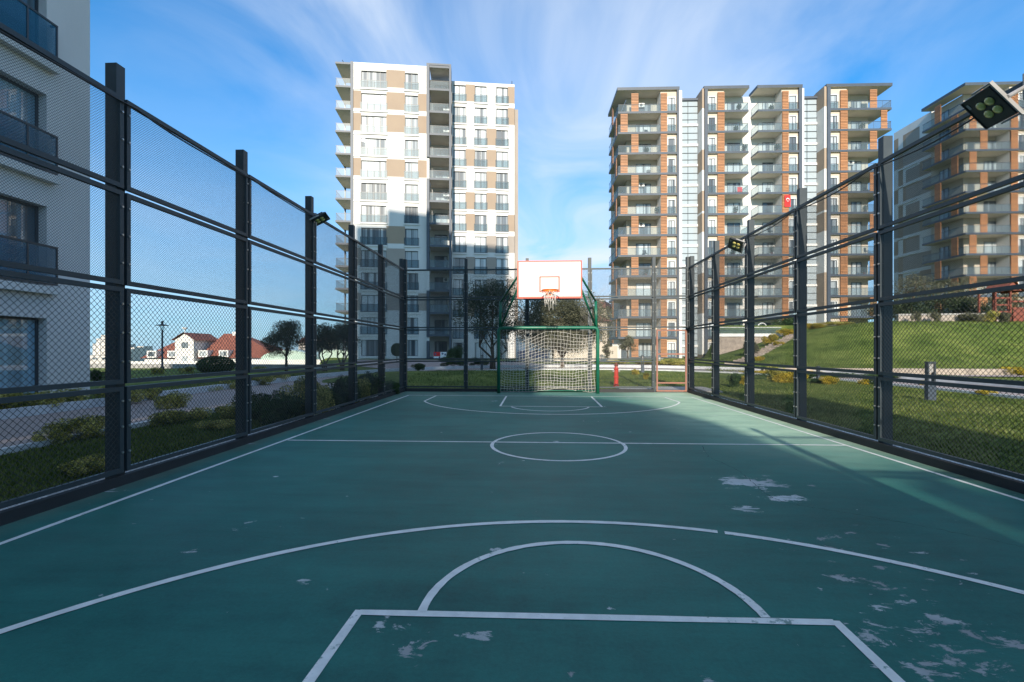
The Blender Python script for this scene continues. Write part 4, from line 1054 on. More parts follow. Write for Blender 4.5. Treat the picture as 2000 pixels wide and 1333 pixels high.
def timber_block(T, b, slab, col, win, louv, bwin, alts, side=None, zmin=-10, roof=39.6, depth=2.15, kmax=12, sdepth=7.6):
    """one projecting bay of the timber-clad towers"""
    S = b.S; xa, xb = S(slab[0]), S(slab[1])
    rb = MB()
    rb.box(xa-0.12, xb+0.05, -0.15, depth+0.3, roof-0.42, roof, 0, 1)
    if side == 'L': rb.box(xa-0.12, xa+1.7, depth+0.302, sdepth, roof-0.42, roof, 0, 1)
    if side == 'R': rb.box(xb-1.7, xb+0.05, depth+0.302, sdepth, roof-0.42, roof, 0, 1)
    mk('roof', rb, [M['slab'], M['soffit']], T)
    cb = MB(); cb.box(S(col[0]), S(col[1]), -0.12, depth-0.01, -3, roof-0.43); mk('pillar', cb, M['slab'], T)
    wl, wr = S(win[0]), S(win[1]); lo, hi = S(louv[0]), S(louv[1])
    # wall of the closed part of the bay (behind screen and window)
    ca, cb_ = min(wl, lo)-0.0, max(wr, hi)+0.0
    if col[0] > win[0]: cb_ = S(col[0])-0.003
    else: ca = S(col[1])+0.003
    wb = MB()
    hs = [(wl, wr, z+0.02, z+2.25) for z in ZF[:kmax+1] if z > zmin]
    facade(wb, ca, cb_, -3, roof-0.43, 0.22, 0.15, hs, lambda x, z: 5)
    wb.quad((ca, 0.22, -3), (ca, 0.22, roof-.43), (ca, depth, roof-.43), (ca, depth, -3), 0)
    wb.quad((cb_, 0.22, -3), (cb_, depth, -3), (cb_, depth, roof-.43), (cb_, 0.22, roof-.43), 0)
    mk('bay_wall', wb, WM(), T)
    for k, z in enumerate(ZF):
        if z < zmin or k > kmax: continue
        s_ = MB(); s_.box(xa, xb-0.01, -0.08, depth, z-0.30, z, 0, 1, 1)
        if side == 'L': s_.box(xa, xa+1.7, depth+0.002, sdepth, z-0.30, z, 0, 1)
        if side == 'R': s_.box(xb-1.7, xb-0.01, depth+0.002, sdepth, z-0.30, z, 0, 1)
        o = mk('balcony', s_, [M['slab'], M['soffit']], T)
        if col[0] > win[0]: ra, rb_ = xa+0.05, lo-0.02
        else: ra, rb_ = hi+0.02, xb-0.05
        if side == 'L': balrail(o, ra, rb_, -0.02, z, xa+0.06, sdepth)
        elif side == 'R': balrail(o, ra, rb_, -0.02, z, xb-0.07, sdepth)
        elif col[0] > win[0]: balrail(o, ra, rb_, -0.02, z, xa+0.06, depth)
        else: balrail(o, ra, rb_, -0.02, z, xb-0.06, depth)
        window(T, (wl+wr)/2, 0.31, z+0.03, wr-wl-0.3, 2.05, 2 if (k*7+int(wl)) % 3 else 1, 'a', None, 'pane' if (k*5+int(wl)) % 3 else 'pane2', surround=True)
        louvre(T, lo, hi, 0.02, z+0.01, z+2.68)
        if bwin:
            window(T, S((bwin[0]+bwin[1])/2, depth), depth-0.03, z+0.03, S(bwin[1], depth)-S(bwin[0], depth), 2.1, 2, None, None, 'pane2' if (k+int(wl)) % 2 else 'pane')
        if alts:
            a = alts[k % 2]; louvre(T, S(a[0]), S(a[1]), 0.02, z+0.01, z+2.68)
        if side == 'L' and k % 1 == 0:
            yy = 1.2 if k % 2 else 4.0
            louvre(T, xa+0.02, xa+1.1, yy+1.0, z+0.01, z+2.68, R_(-90))
            window(T, xa+1.66, sdepth-2.0, z+0.03, 1.6, 2.05, 2, None, None, 'pane2', face=R_(-90))

# ---- the timber-clad tower
rt = B(1207, 67.6, -1.75); S = rt.S
RT = thing('apartment_tower', 'wide apartment tower with orange timber screens and grey balconies behind the far right corner', 'apartment building', rt.loc, rt.rot)
timber_block(RT, rt, (1207,1326), (1322,1326), (1304,1321), (1290.6,1303), (1242,1271), ((1233,1247),(1212,1226)), 'L')
timber_block(RT, rt, (1376,1462), (1376,1382), (1383,1400), (1401.6,1415), (1420,1445), None, None)
timber_block(RT, rt, (1480,1566), (1560,1566), (1541,1559), (1528,1540.5), (1489,1510), None, None)
timber_block(RT, rt, (1615,1741), (1615,1621.6), (1622,1639), (1641.5,1655.6), (1662,1682), ((1699,1713),(1720.6,1733)), 'R', zmin=2)
bb_ = MB(); W = S(1741)
bb_.box(S(1207)+1.72, S(1345), 2.16, 15, -3, 39.15, 5)
bb_.box(S(1345)+0.002, S(1376), 2.4, 15, -3, 38.6, 5)
bb_.box(S(1376)+0.002, S(1566), 2.16, 15, -3, 39.15, 0)
bb_.box(S(1566)+0.002, S(1615), 2.4, 15, -3, 38.6, 5)
bb_.box(S(1615)+0.002, W-1.72, 2.16, 15, -3, 39.15, 5)
mk('wall', bb_, WM(), RT)
def pier(xa, xb, y0, y1, top, pat):
    m_ = MB(); z = top; k = 0
    while z > -2.9:
        h, c = pat[k % len(pat)]; z2 = max(-3, z-h); m_.box(xa, xb, y0, y1, z2, z, c); z = z2; k += 1
    return mk('pier', m_, WM(), RT)
pat = [(2.9, 1), (6.0, 0), (3.0, 1), (3.0, 0), (3.0, 1), (0.3, 0), (2.7, 1), (6, 0), (3, 1)]
pier(S(1326)+0.002, S(1332), -0.02, 2.39, 39.1, [(60, 0)]); pier(S(1371), S(1376)-0.08, -0.05, 2.39, 39.3, pat)
pier(S(1566)+0.002, S(1570.5), -0.02, 2.39, 39.1, [(60, 0)]); pier(S(1609.5), S(1615)-0.08, -0.05, 2.39, 39.3, pat)
for a, b_ in ((1332, 1371), (1570.5, 1609.5)):
    xa, xb = S(a)+0.02, S(b_)-0.02
    g_ = MB(); g_.box(xa, xb, 1.72, 1.80, 0.2, 38.4); o = mk('stair_glazing', g_, M['stairglass'], RT)
    f_ = MB()
    for k in range(13):
        z = 37.6-3*k
        for dz in (0, 1.0, 2.0):
            if z-dz > 0.3: f_.box(xa, xb, 1.64, 1.715, z-dz-0.03, z-dz+0.03)
    f_.box((xa+xb)/2-0.03, (xa+xb)/2+0.03, 1.66, 1.718, 0.3, 38.4)
    mk('mullion', f_, M['frame'], o)
    for k in range(1, 13):
        z = 38.0-3*k-0.25
        if z > 0.5: f_ = MB(); f_.box(xa, xb, 1.55, 1.635, z-0.16, z+0.16); mk('floor_band', f_, M['whiteframe'], o)
    f_ = MB(); f_.box(xa-0.02, xb+0.02, 1.5, 2.39, 38.42, 38.75); mk('stair_cap', f_, M['slab'], o)

# national flag hanging between two balconies of the right middle bay
fz = rt.Z(408); fh = rt.Z(385)-fz; fw = rt.S(1543)-rt.S(1531.5)
fl = thing('flag', 'red flag with white crescent and star hanging on the timber tower', 'flag', rt.loc+Matrix.Rotation(rt.rot, 3, 'Z') @ Vector((rt.S(1531.5), -0.16, fz)), rt.rot)
f_ = MB(); n = 6
for i in range(n):
    ya, yb = 0.03*math.sin(i*1.3), 0.03*math.sin((i+1)*1.3)
    f_.quad((0, ya, fh*i/n), (fw, ya, fh*i/n), (fw, yb, fh*(i+1)/n), (0, yb, fh*(i+1)/n)); f_.quad((0, ya+.012, fh*i/n), (0, yb+.012, fh*(i+1)/n), (fw, yb+.012, fh*(i+1)/n), (fw, ya+.012, fh*i/n))
mk('cloth', f_, M['redflag'], fl)
f_ = MB(); cx_, cz_, r0 = fw*0.5, fh*0.60, fw*0.27
pts_o = [(cx_+r0*math.cos(q), -0.045, cz_+r0*math.sin(q)) for q in [R_(-90+38+i*(284/24)) for i in range(25)]]
pts_i = [(cx_+r0*0.80*math.cos(q), -0.045, cz_-r0*0.22+r0*0.80*math.sin(q)) for q in [R_(-90+48+i*(264/24)) for i in range(25)]]
for i in range(24): f_.quad(pts_o[i], pts_o[i+1], pts_i[i+1], pts_i[i])
sc_, sr = (cx_, cz_-r0*0.98), r0*0.45
st = [(sc_[0]+(sr if i % 2 == 0 else sr*0.4)*math.sin(i*math.pi/5+math.pi), -0.045, sc_[1]+(sr if i % 2 == 0 else sr*0.4)*math.cos(i*math.pi/5+math.pi)) for i in range(10)]
for i in range(10): f_.tri((sc_[0], -0.045, sc_[1]), st[i], st[(i+1) % 10])
mk('crescent_and_star', f_, M['whitecloth'], fl)

# ---- the right-hand tower, cut off by the frame
rb = B(1885, 66.5, -2.2)
RB = thing('apartment_tower', 'timber-screened apartment tower at the right edge, its long plain side wall facing the court', 'apartment building', rb.loc, rb.rot)
def px_of(x): # local metres from the corner -> equivalent pixel for the block builder
    D = rb.D0+x*rb.s; return PX0+F_PX*(rb.x0+x*rb.c)/D
P_ = px_of
timber_block(RB, rb, (P_(0), P_(9.0)), (P_(8.7), P_(9.0)), (P_(7.5), P_(8.6)), (P_(6.35), P_(7.35)), (P_(2.6), P_(4.8)), ((P_(2.1), P_(3.1)), (P_(0.6), P_(1.6))), 'L', zmin=2, roof=39.7, sdepth=7.3)
timber_block(RB, rb, (P_(12.0), P_(18.6)), (P_(12.0), P_(12.45)), (P_(12.5), P_(13.8)), (P_(13.9), P_(14.9)), (P_(15.3), P_(17.2)), None, None, zmin=2, roof=39.7)
w_ = MB(); w_.box(1.72, 9.2, 2.16, 15, 0, 39.2, 5); w_.box(9.202, 12, 1.8, 15, 0, 38.8, 0); w_.box(12.002, 40, 2.16, 15, 0, 39.2, 5)
mk('wall', w_, WM(), RB)
# plain wing: its side wall at local x=-4.4 from y=8 to 15.5
xw = 1.70
w_ = MB()
PW = lambda x, y, z: (xw+y, 7.65+7.6-x, z)          # x runs towards the viewer along the side wall (seen left to right)
def colw(x, z):
    k = int((38.2-z)//3.0); ph = (38.2-z)-3*k
    if z > 38.2: return 0
    if 1.0 < x < 2.0: return 1 if (k % 3) else 0
    if 2.6 < x < 5.4 and 0.3 < ph < 2.45: return 2
    if ph > 2.45: return 0
    return 1 if (k+int(x > 5.4)) % 3 == 0 else (2 if k % 2 else 0)
facade(w_, 0, 7.6, 0, 39.5, 0, 0.1, [], colw, [38.2-3*k for k in range(13)]+[37.9-3*k for k in range(13)]+[35.75-3*k for k in range(13)], [1.0, 2.0, 2.6, 5.4], PW)
w_.quad((xw, 7.65, 39.5), (9, 7.65, 39.5), (9, 15.25, 39.5), (xw, 15.25, 39.5), 0); w_.quad((xw, 7.65, 39.1), (9, 7.65, 39.1), (9, 7.65, 39.5), (xw, 7.65, 39.5), 0)
mk('wing_wall', w_, WM(), RB)
# small projecting planters / sills that catch the sun down the wing
for k in range(12):
    m_ = MB(); m_.box(xw-0.12, xw-0.005, 13.2, 14.4, 35.3-3*k, 35.6-3*k); m_.box(xw-0.10, xw-0.005, 10.3, 13.3, 35.25-3*k, 35.45-3*k); mk('sill', m_, M['white'], RB)

# ---- the near building on the left
LB = thing('apartment_building', 'pale grey apartment block close on the left with dark glass window rails', 'apartment building', cw(-12.5, 13.65, 0), YAW+math.pi/2)
# local x runs forward (away), local y points to world left (into the building)
w_ = MB(); hs = []
wins = [(-4.1, -1.27), (-8.3, -5.4), (-12.5, -9.6)]
for (a, b_) in wins:
    for k in range(8):
        hs.append((a, b_, 0.10+3.0*k, 2.2+3.0*k))
facade(w_, -18, 0, -0.6, 26, 0, 0.32, hs, lambda x, z: 0)
# facade() draws towards local -y, which here faces the court
w_.quad((0, 0, -0.6), (0, 14, -0.6), (0, 14, 26), (0, 0, 26), 0); w_.quad((-18, 0, 26), (0, 0, 26), (0, 14, 26), (-18, 14, 26), 0); w_.quad((-18,0,-.6),(-18,0,26),(-18,14,26),(-18,14,-.6),0)
M['lbwall'] = pm('pale_grey_render', (0.72,0.69,0.67), (0.63,0.605,0.59), 0.5, 0.9, bump=0.12, bscale=25, stretch=(1,1,0.4))
mk('wall', w_, M['lbwall'], LB)
for (a, b_) in wins:
    for k in range(8):
        window(LB, (a+b_)/2, 0.25, 0.10+3.0*k, b_-a, 2.1, 2, 'near' if k else None, bool(k), 'pane3', frame='frame')

# ---- unseen blocks behind the photographer, rooflines shaped to throw the court's shade
def shader_block(label, u0, u1, D0, D1, prof, cat='apartment building'):
    """prof: list of (u, height) across the roofline"""
    m_ = MB(); f = lambda u, D: (u+0.12*D if False else u-3.0, D)
    P = [(u-3.0, h) for u, h in prof]
    for i in range(len(P)-1):
        (a, ha), (b, hb) = P[i], P[i+1]
        q = lambda x, D, z: tuple(cw(x+0.12*(D-D0), D, z))
        m_.quad(q(b, D0, -1), q(a, D0, -1), q(a, D0, ha), q(b, D0, hb)); m_.quad(q(a, D1, -1), q(b, D1, -1), q(b, D1, hb), q(a, D1, ha))
        m_.quad(q(a, D0, ha), q(a, D1, ha), q(b, D1, hb), q(b, D0, hb))
    for (a, ha) in (P[0], P[-1]):
        m_.quad(q(a, D0, -1), q(a, D1, -1), q(a, D1, ha), q(a, D0, ha))
    t = thing('unseen_block', label, cat, (0, 0, 0))
    mk('wall', m_, M['lbwall'], t)
    # windows facing the court
    wm = MB(); wm.box(-0.8, 0.8, -0.05, 0.05, 0, 1.7)
    me = wm.mesh('window', M['pane2']); n = 0
    for i in range(len(P)-1):
        (a, ha), (b, hb) = P[i], P[i+1]
        x = a+1.6
        while x < b-1.4 and n < 95:
            z = 1.0
            while z < min(ha, hb)-2.5 and n < 95:
                p = cw(x, D0+0.03, z); put('window', me, t, tuple(p), YAW); n += 1; z += 3.0
            x += 3.6
    return t
shader_block('unseen tall pale apartment block behind the court, sized to its shadow', 0, 0, -25, -40, [(-28.3, 55.5), (-24.3, 55.6), (-24.2, 58.0), (-17.4, 57.6), (-17.2, 55.0), (-8.4, 54.6)])
shader_block('unseen lower block behind the court, roofline sloped to shape the shade', 0, 0, -25, -36, [(-8.3, 36), (-1.7, 35), (-1.5, 18.3), (-0.95, 18.1), (-0.9, 16.9), (0.36, 16.7), (1.06, 16.4), (2.0, 15.7), (2.8, 14.6), (3.1, 13.3), (3.3, 12.4)])
shader_block('unseen narrow block added behind the court to shade the right lawn', 0, 0, -25, -30, [(4.75, 17.6), (7.0, 16.9)])
shader_block('unseen low block added behind the court to shade its near right', 0, 0, -25.2, -34, [(3.35, 13.0), (3.9, 13.3), (3.95, 12.9), (4.7, 13.4)])

# ------------------------------------------------------------------ houses and background
def gable(mb, x0, x1, y0, y1, z0, z1, axis='x', over=0.3, mt=1, mw=0):
    """gabled roof over a box; ridge along axis"""
    if axis == 'x':
        ym = (y0+y1)/2; a, b = x0-over, x1+over
        mb.quad((a,y0-over,z0-0.1),(b,y0-over,z0-0.1),(b,ym,z1),(a,ym,z1),mt); mb.quad((b,y1+over,z0-0.1),(a,y1+over,z0-0.1),(a,ym,z1),(b,ym,z1),mt)
        mb.tri((x0,y0,z0),(x0,ym,z1-0.12),(x0,y1,z0),mw); mb.tri((x1,y0,z0),(x1,y1,z0),(x1,ym,z1-0.12),mw)
    else:
        xm = (x0+x1)/2; a, b = y0-over, y1+over
        mb.quad((x0-over,b,z0-0.1),(x0-over,a,z0-0.1),(xm,a,z1),(xm,b,z1),mt); mb.quad((x1+over,a,z0-0.1),(x1+over,b,z0-0.1),(xm,b,z1),(xm,a,z1),mt)
        mb.tri((x0,y0,z0),(x1,y0,z0),(xm,y0,z1-0.12),mw); mb.tri((x1,y1,z0),(x0,y1,z0),(xm,y1,z1-0.12),mw)
def hip(mb, x0, x1, y0, y1, z0, z1, ra, rb, m=1):
    """hipped roof, ridge from x=ra to x=rb at the middle depth"""
    ym = (y0+y1)/2
    mb.quad((x0,y0,z0),(x1,y0,z0),(rb,ym,z1),(ra,ym,z1),m); mb.quad((x1,y1,z0),(x0,y1,z0),(ra,ym,z1),(rb,ym,z1),m)
    mb.tri((x0,y1,z0),(x0,y0,z0),(ra,ym,z1),m); mb.tri((x1,y0,z0),(x1,y1,z0),(rb,ym,z1),m)
vb = B(275, 76, 4)
V = thing('house', 'villa with red tiled roofs and a white gabled tower beyond the left fence', 'house', vb.loc, vb.rot)
VS = vb.S; VZ = vb.Z
w_ = MB(); w_.box(0.3, VS(545), 0.4, 9, -9, VZ(701)); w_.box(-2.0, VS(600), -1.0, -0.6, -9, VZ(706))
w_.box(VS(348), VS(384), -0.8, 6, -9, VZ(664)); 
gable(w_, VS(348), VS(384), -0.8, 6, VZ(664), VZ(650), 'y', 0.45, 1, 0)
mk('wall', w_, [M['pale'], M['tile']], V)
r_m = MB(); hip(r_m, -0.2, VS(349), 0, 9, VZ(700), VZ(667), VS(308), VS(349)); mk('roof', r_m, [M['tile'], M['tile']], V)
r_m = MB(); hip(r_m, VS(384), VS(548), 0, 10, VZ(700), VZ(650), VS(405), VS(442)); mk('roof', r_m, [M['tile'], M['tile']], V)
r_m = MB(); r_m.box(VS(425), VS(442), 4.6, 5.6, VZ(655), VZ(646)); mk('chimney', r_m, M['pale'], V)
for px_, py_ in ((298, 698), (338, 698), (398, 697), (438, 697)):
    x = VS(px_); z = VZ(py_+1); d_ = MB(); d_.box(x-0.75, x+0.75, -0.25, 1.5, z, z+1.15); o = mk('dormer', d_, M['pale'], V)
    d_ = MB(); d_.box(x-0.5, x+0.5, -0.29, -0.255, z+0.2, z+0.95); mk('pane', d_, M['pane2'], o)
for z0, z1, r in ((VZ(680), VZ(669), .5), (VZ(708), VZ(696), .4)):
    x = VS(367); d_ = MB(); d_.box(x-r, x+r, -0.86, -0.805, z0, z1); mk('window', d_, M['pane2'], V)
d_ = MB(); d_.lathe([(0.02, 0), (0.32, 0.12), (0.42, 0.35)], 12, c=(VS(361), 0, VZ(650)+0.5)); d_.tube([(VS(361),0,VZ(652)),(VS(361),0,VZ(650)+.5)], 0.05, 6); mk('satellite_dish', d_, M['whiteframe'], V)
# conservatory-like pale green pavilion right of the villa
pb = B(548, 70, 0); PV = thing('pavilion', 'pale pavilion with a rounded glazed roof behind the small dark tree', 'pavilion', pb.loc, pb.rot)
w_ = MB(); w_.box(-6, pb.S(700), 0, 6, -9, pb.Z(703)); mk('wall', w_, M['pale'], PV)
M['palegreen'] = pm('pale_green_glazing', (0.50,0.62,0.52), (0.38,0.50,0.42), 1.2, 0.3)
w_ = MB(); n = 10; xa, xb = -3.2, pb.S(612)
for i in range(n):
    q0, q1 = math.pi*i/n, math.pi*(i+1)/n; c_ = lambda q, y: ((xa+xb)/2-(xb-xa)/2*math.cos(q), y, pb.Z(703)+1.45*math.sin(q))
    w_.quad(c_(q0, 0.2), c_(q1, 0.2), c_(q1, 5), c_(q0, 5)); w_.tri(((xa+xb)/2, 0.2, pb.Z(703)), c_(q1, 0.2), c_(q0, 0.2))
mk('roof', w_, M['palegreen'], PV)
w_ = MB(); w_.box(pb.S(620), pb.S(700), 1, 5, pb.Z(703), pb.Z(684)); mk('glazed_wall', w_, M['palegreen'], PV)
# more distant roofs
def block(name, label, px0, px1, py0, D, dep, wm, cat='building', roof=None, winrows=0, wins=0, z0=-9, group=None):
    b = B(px0, D, 0); t = thing(name, label, cat, b.loc, b.rot, group); x1 = b.S(px1); z1 = b.Z(py0)
    m_ = MB(); m_.box(0, x1, 0, dep, z0, z1); mk('wall', m_, M[wm], t)
    if roof == 'flat': m_ = MB(); m_.box(-.2, x1+.2, -.2, dep+.2, z1+0.01, z1+0.3); mk('roof', m_, M['conc'], t)
    elif roof: m_ = MB(); hip(m_, -.5, x1+.5, -.5, dep+.5, z1, z1+roof, x1*.3, x1*.7, 0); mk('roof', m_, M['tile'], t)
    for r in range(winrows):
        for c in range(wins):
            xx = x1*(c+0.5)/wins; zz = z1-1.3-3.0*r; ww = x1/wins*0.28
            m_ = MB(); m_.box(xx-ww, xx+ww, -0.05, -0.005, zz-1.3, zz); mk('window', m_, M['pane2'], t)
    return t
block('house', 'small house with a red roof partly hidden behind the dark tree', 583, 604, 669, 95, 8, 'city', 'house', 1.8, 2, 2)
block('house', 'pale house half hidden by the multi-stemmed trees', 618, 660, 664, 105, 8, 'city', 'house', 2.0, 2, 3)
for i, (a, b_, c, D) in enumerate(((181,187,672,620),(188,196,662,600),(197,205,655,560),(206,214,668,640),(224,232,676,700),(236,246,673,690),(252,262,679,650),(268,280,677,680),(176,214,695,300),(470,482,674,640),(485,498,679,700))):
    block('tower_block', ['dim distant tower block left of the big fence post','pale distant tower block with lit side, left of the tallest','tallest distant cream tower block beside the first fence post','far cream tower block hidden by the first fence post','tiny hazy block right of the first fence post','hazy pale block low on the skyline left of the villa','lowest far block left of the villa','wide hazy block just left of the villa roof','low orange-white building edge beside the near grey block','small far block right of the villa','far flat block between villa and small dark tree'][i], a, b_, c, D, 18, 'city', 'tower block', 'flat', 3 if D > 300 else 1, 2, z0=-45, group='distant city blocks')
# purple-grey shaded annex and cream house behind the goal
t = block('house', 'shaded mauve-grey house seen through the left of the goal net', 1008, 1078, 641, 50, 7, 'pale', 'house', 'flat', 0, 0, z0=-0.5)
b = B(1008, 50, 0)
m_ = MB(); m_.box(b.S(1012), b.S(1071), -0.6, -0.01, -.4, b.Z(685)); mk('base_band', m_, M['blueband'], t)
m_ = MB(); m_.box(b.S(1040), b.S(1053), -0.06, -0.005, b.Z(670), b.Z(650)); mk('window', m_, M['pane2'], t)
b = B(1082, 52, 0); t = thing('house', 'low cream house with terracotta roof seen right of the goal', 'house', b.loc, b.rot)
m_ = MB(); m_.box(0, b.S(1186), 0, 7, -0.5, b.Z(628)); m_.box(b.S(1082), b.S(1200), -1.5, -1.3, -.5, b.Z(676)); mk('wall', m_, M['cream'], t)
m_ = MB(); hip(m_, -.4, b.S(1196), -.4, 7.4, b.Z(628), b.Z(612), 2, b.S(1180), 0); mk('roof', m_, M['tile'], t)
for a, c in ((1118,1123),(1155,1160),(1172,1176)): m_ = MB(); m_.box(b.S(a), b.S(c), -0.05, -0.004, b.Z(668), b.Z(650)); mk('window', m_, M['pane2'], t)
block('house', 'far house with a brown roof above the cream house', 1172, 1200, 602, 82, 8, 'cream', 'house', 1.6, 1, 2, z0=0)
block('tower_block', 'small pinkish far tower above the roofs right of the backboard', 1170, 1181, 584, 240, 10, 'city', 'tower block', 'flat', 3, 2, z0=0)
# white gate pier and planter wall at the timber tower's foot
b = B(1196, 60, 0); t = thing('pier', 'white rendered pier at the left foot of the timber tower', 'pier', b.loc, b.rot)
m_ = MB(); m_.box(0, b.S(1213), 0, 1.2, -.2, b.Z(673)); mk('pier_body', m_, M['white'], t); m_ = MB(); m_.box(-.05, b.S(1213)+.05, -.05, 1.25, b.Z(673)+.002, b.Z(671)); mk('coping', m_, M['slab'], t)

# retaining wall with white cap under the timber tower's terrace
b = B(1402, 45.8, 0); t = thing('retaining_wall', 'stone retaining wall with a white cap below the timber tower terrace', 'wall', b.loc, b.rot)
m_ = MB(); m_.box(0, b.S(1530), 0, 0.5, -.2, b.Z(658)); mk('stone_face', m_, M['stone'], t)
m_ = MB(); m_.box(-.1, b.S(1530), -.12, .6, b.Z(658)+.002, b.Z(652)); mk('cap', m_, M['whiteframe'], t)
m_ = MB(); m_.box(0, b.S(1528), .2, .22, b.Z(651.8), b.Z(640), 0); m_.box(0, b.S(1528), .18, .24, b.Z(640)+.001, b.Z(639), 1); mk('glass_screen', m_, [M['railglass'], M['whiteframe']], t)
# garden stairs of stone climbing the bank
t = thing('garden_stairs', 'flight of pinkish stone steps climbing the grass bank', 'stairs', (0,0,0))
A_, B_ = at(1432, 36.5), at(1562, 43.5); n = 18; dr = (B_-A_).normalized()
for i in range(n):
    p = seg(A_, B_, i/n); za = gz((p.x, p.y)); q = MB(); Mx = Matrix.Translation((p.x, p.y, za)) @ Matrix.Rotation(math.atan2(dr.y, dr.x), 4, 'Z')
    q.obox(Mx, -0.30, 0.30, -0.55, 0.55, -0.25, 0.12+rnd.uniform(-.02,.03)); mk('step', q, M['stone'], t)
# grey garden wall along the top of the bank
b = B(1755, 41.5, -8); t = thing('garden_wall', 'low grey wall along the top of the grass bank before the dark hedge', 'wall', b.loc, b.rot)
m_ = MB(); m_.box(0, b.S(1990), 0, 0.3, 3.0, 4.35); mk('wall_body', m_, M['taupe'], t); m_ = MB(); m_.box(-.05, b.S(1990), -.05, .35, 4.352, 4.5); mk('coping', m_, M['conc'], t)
# arch
b = B(1480, 47, 0); m_ = MB(); rr_ = b.S(1497)/2; pts = [(rr_-rr_*math.cos(q*math.pi/10), 0, b.Z(640)+rr_*math.sin(q*math.pi/10)) for q in range(11)]
m_.tube([(0, 0, b.Z(655))]+pts+[(2*rr_, 0, b.Z(655))], 0.05, 8)
tag(mk('garden_arch', m_, M['whiteframe'], None, b.loc, b.rot, smooth=True), 'thin white arch on the terrace above the stone wall', 'arch')

# playground tower of red-brown timber
b = B(1944, 40, 0); t = thing('play_tower', 'red-brown timber play tower with a little roof, at the right edge of the bank', 'play tower', b.loc+Vector((0,0,3.6)), b.rot)
for x in (0, 1.3, 2.6):
    for y in (0, 1.4): m_ = MB(); m_.box(x, x+.12, y, y+.12, 0, 3.0 if x < 2 else 2.3); mk('post', m_, M['timberred'], t)
for z in (0.9, 1.5, 2.1): m_ = MB(); m_.box(0.12, 1.3, -.03, .03, z, z+.14); m_.box(1.42, 2.6, -.03, .03, z-.3, z-.16); mk('rail', m_, M['timberred'], t)
m_ = MB(); m_.box(.1, 2.7, .1, 1.4, .75, .85); mk('deck', m_, M['timberred'], t)
m_ = MB(); gable(m_, 0.6, 2.2, -0.1, 1.6, 2.8, 3.7, 'y', .15, 0, 0); mk('roof', m_, M['timberred'], t)
m_ = MB(); m_.box(1.5, 2.5, -.06, -.035, 0, 1.3); mk('red_panel', m_, M['timberred'], t)

# hydrant
p = at(1203.5, 17.0); t = thing('fire_hydrant', 'red pillar fire hydrant on the grass behind the far fence', 'fire hydrant', (p.x, p.y, 0), YAW)
m_ = MB(); m_.lathe([(0.10,-0.03),(0.10,0.05),(0.08,0.07),(0.08,0.30),(0.097,0.31),(0.097,0.35),(0.078,0.36),(0.078,0.60),(0.092,0.61),(0.092,0.64),(0.065,0.66),(0.055,0.74)], 16); mk('barrel', m_, M['red'], t, smooth=False)
m_ = MB(); m_.lathe([(0.075,0.741),(0.075,0.78),(0.05,0.81),(0.03,0.86)], 12); mk('cap', m_, M['timberred'], t)
m_ = MB(); m_.tube([(-0.14,0,0.55),(0.14,0,0.55)], 0.035, 10); mk('outlet', m_, M['alu'], t)
# bollard lights
def bollard(px, py, h, label, wd=0.16):
    p = gr(px, py); t = thing('bollard_light', label, 'bollard light', (p.x, p.y, -0.02), YAW, 'garden bollard lights')
    m_ = MB(); m_.box(-wd/2, wd/2, -.06, .06, 0, h*0.42); mk('base', m_, M['slab'], t)
    m_ = MB(); m_.box(-wd/2, -wd/2+.04, -.05, .05, h*.42, h-.05); m_.box(wd/2-.04, wd/2, -.05, .05, h*.42, h-.05); m_.box(-wd/2, wd/2, -.05, .05, h-.05, h); mk('lamp_frame', m_, M['frame'], t)
    m_ = MB(); m_.box(-wd/2+.045, wd/2-.045, -.02, .02, h*.72, h-.055); mk('lens', m_, M['alu'], t)
bollard(1817, 781, 1.05, 'grey two-post bollard light on the lit right lawn', 0.22)
bollard(1255, 727, 1.0, 'two-post bollard light behind the far fence beside the gate')
bollard(941, 724, 1.0, 'dark two-post bollard light in front of the white tower')
bollard(1598, 748, 0.7, 'thin far bollard light by the right footpath', 0.1)
# lamp post on the terrace
p = at(317, 29); t = thing('street_lamp', 'black garden lamp post with a flat disc hood left of the villa', 'street lamp', (p.x, p.y, -0.03))
m_ = MB(); m_.lathe([(0.11,0),(0.11,0.25),(0.06,0.32),(0.05,2.55),(0.045,2.6)], 12); mk('post', m_, M['frame'], t, smooth=True)
m_ = MB(); m_.tube([(-.10,0,2.55),(-.12,0,2.85)], .012, 6); m_.tube([(.10,0,2.55),(.12,0,2.85)], .012, 6); m_.lathe([(0.34,2.85),(0.35,2.88),(0.12,2.94),(0.06,2.97),(0.07,3.10),(0.04,3.16)], 16); mk('lamp_shade', m_, M['frame'], t)
m_ = MB(); m_.lathe([(0.09,2.58),(0.10,2.62),(0.10,2.80),(0.09,2.845)], 12); mk('globe', m_, M['railglass'], t)
# banner on the ground floor balcony of the white tower (no readable words)
b = B(847, 58, 0); t = thing('banner', 'small red and white banners on the ground floor balcony of the white tower', 'banner', b.loc, b.rot)
m_ = MB(); m_.box(0, b.S(860), 0, .03, b.Z(696), b.Z(688)); mk('red_cloth', m_, M['redflag'], t)
m_ = MB(); m_.box(b.S(860), b.S(873), 0, .03, b.Z(700), b.Z(688)); m_.box(0, b.S(857), 0, .03, b.Z(700), b.Z(696.5)); mk('white_cloth', m_, M['whitecloth'], t)
m_ = MB(); m_.box(b.S(862.5), b.S(866), -.01, -.002, b.Z(693), b.Z(689.5)); m_.box(b.S(868), b.S(871), -.01, -.002, b.Z(695), b.Z(691)); m_.box(b.S(849), b.S(852), -.01, -.002, b.Z(694.5), b.Z(690)); mk('figure_patch', m_, M['blueband'], t)
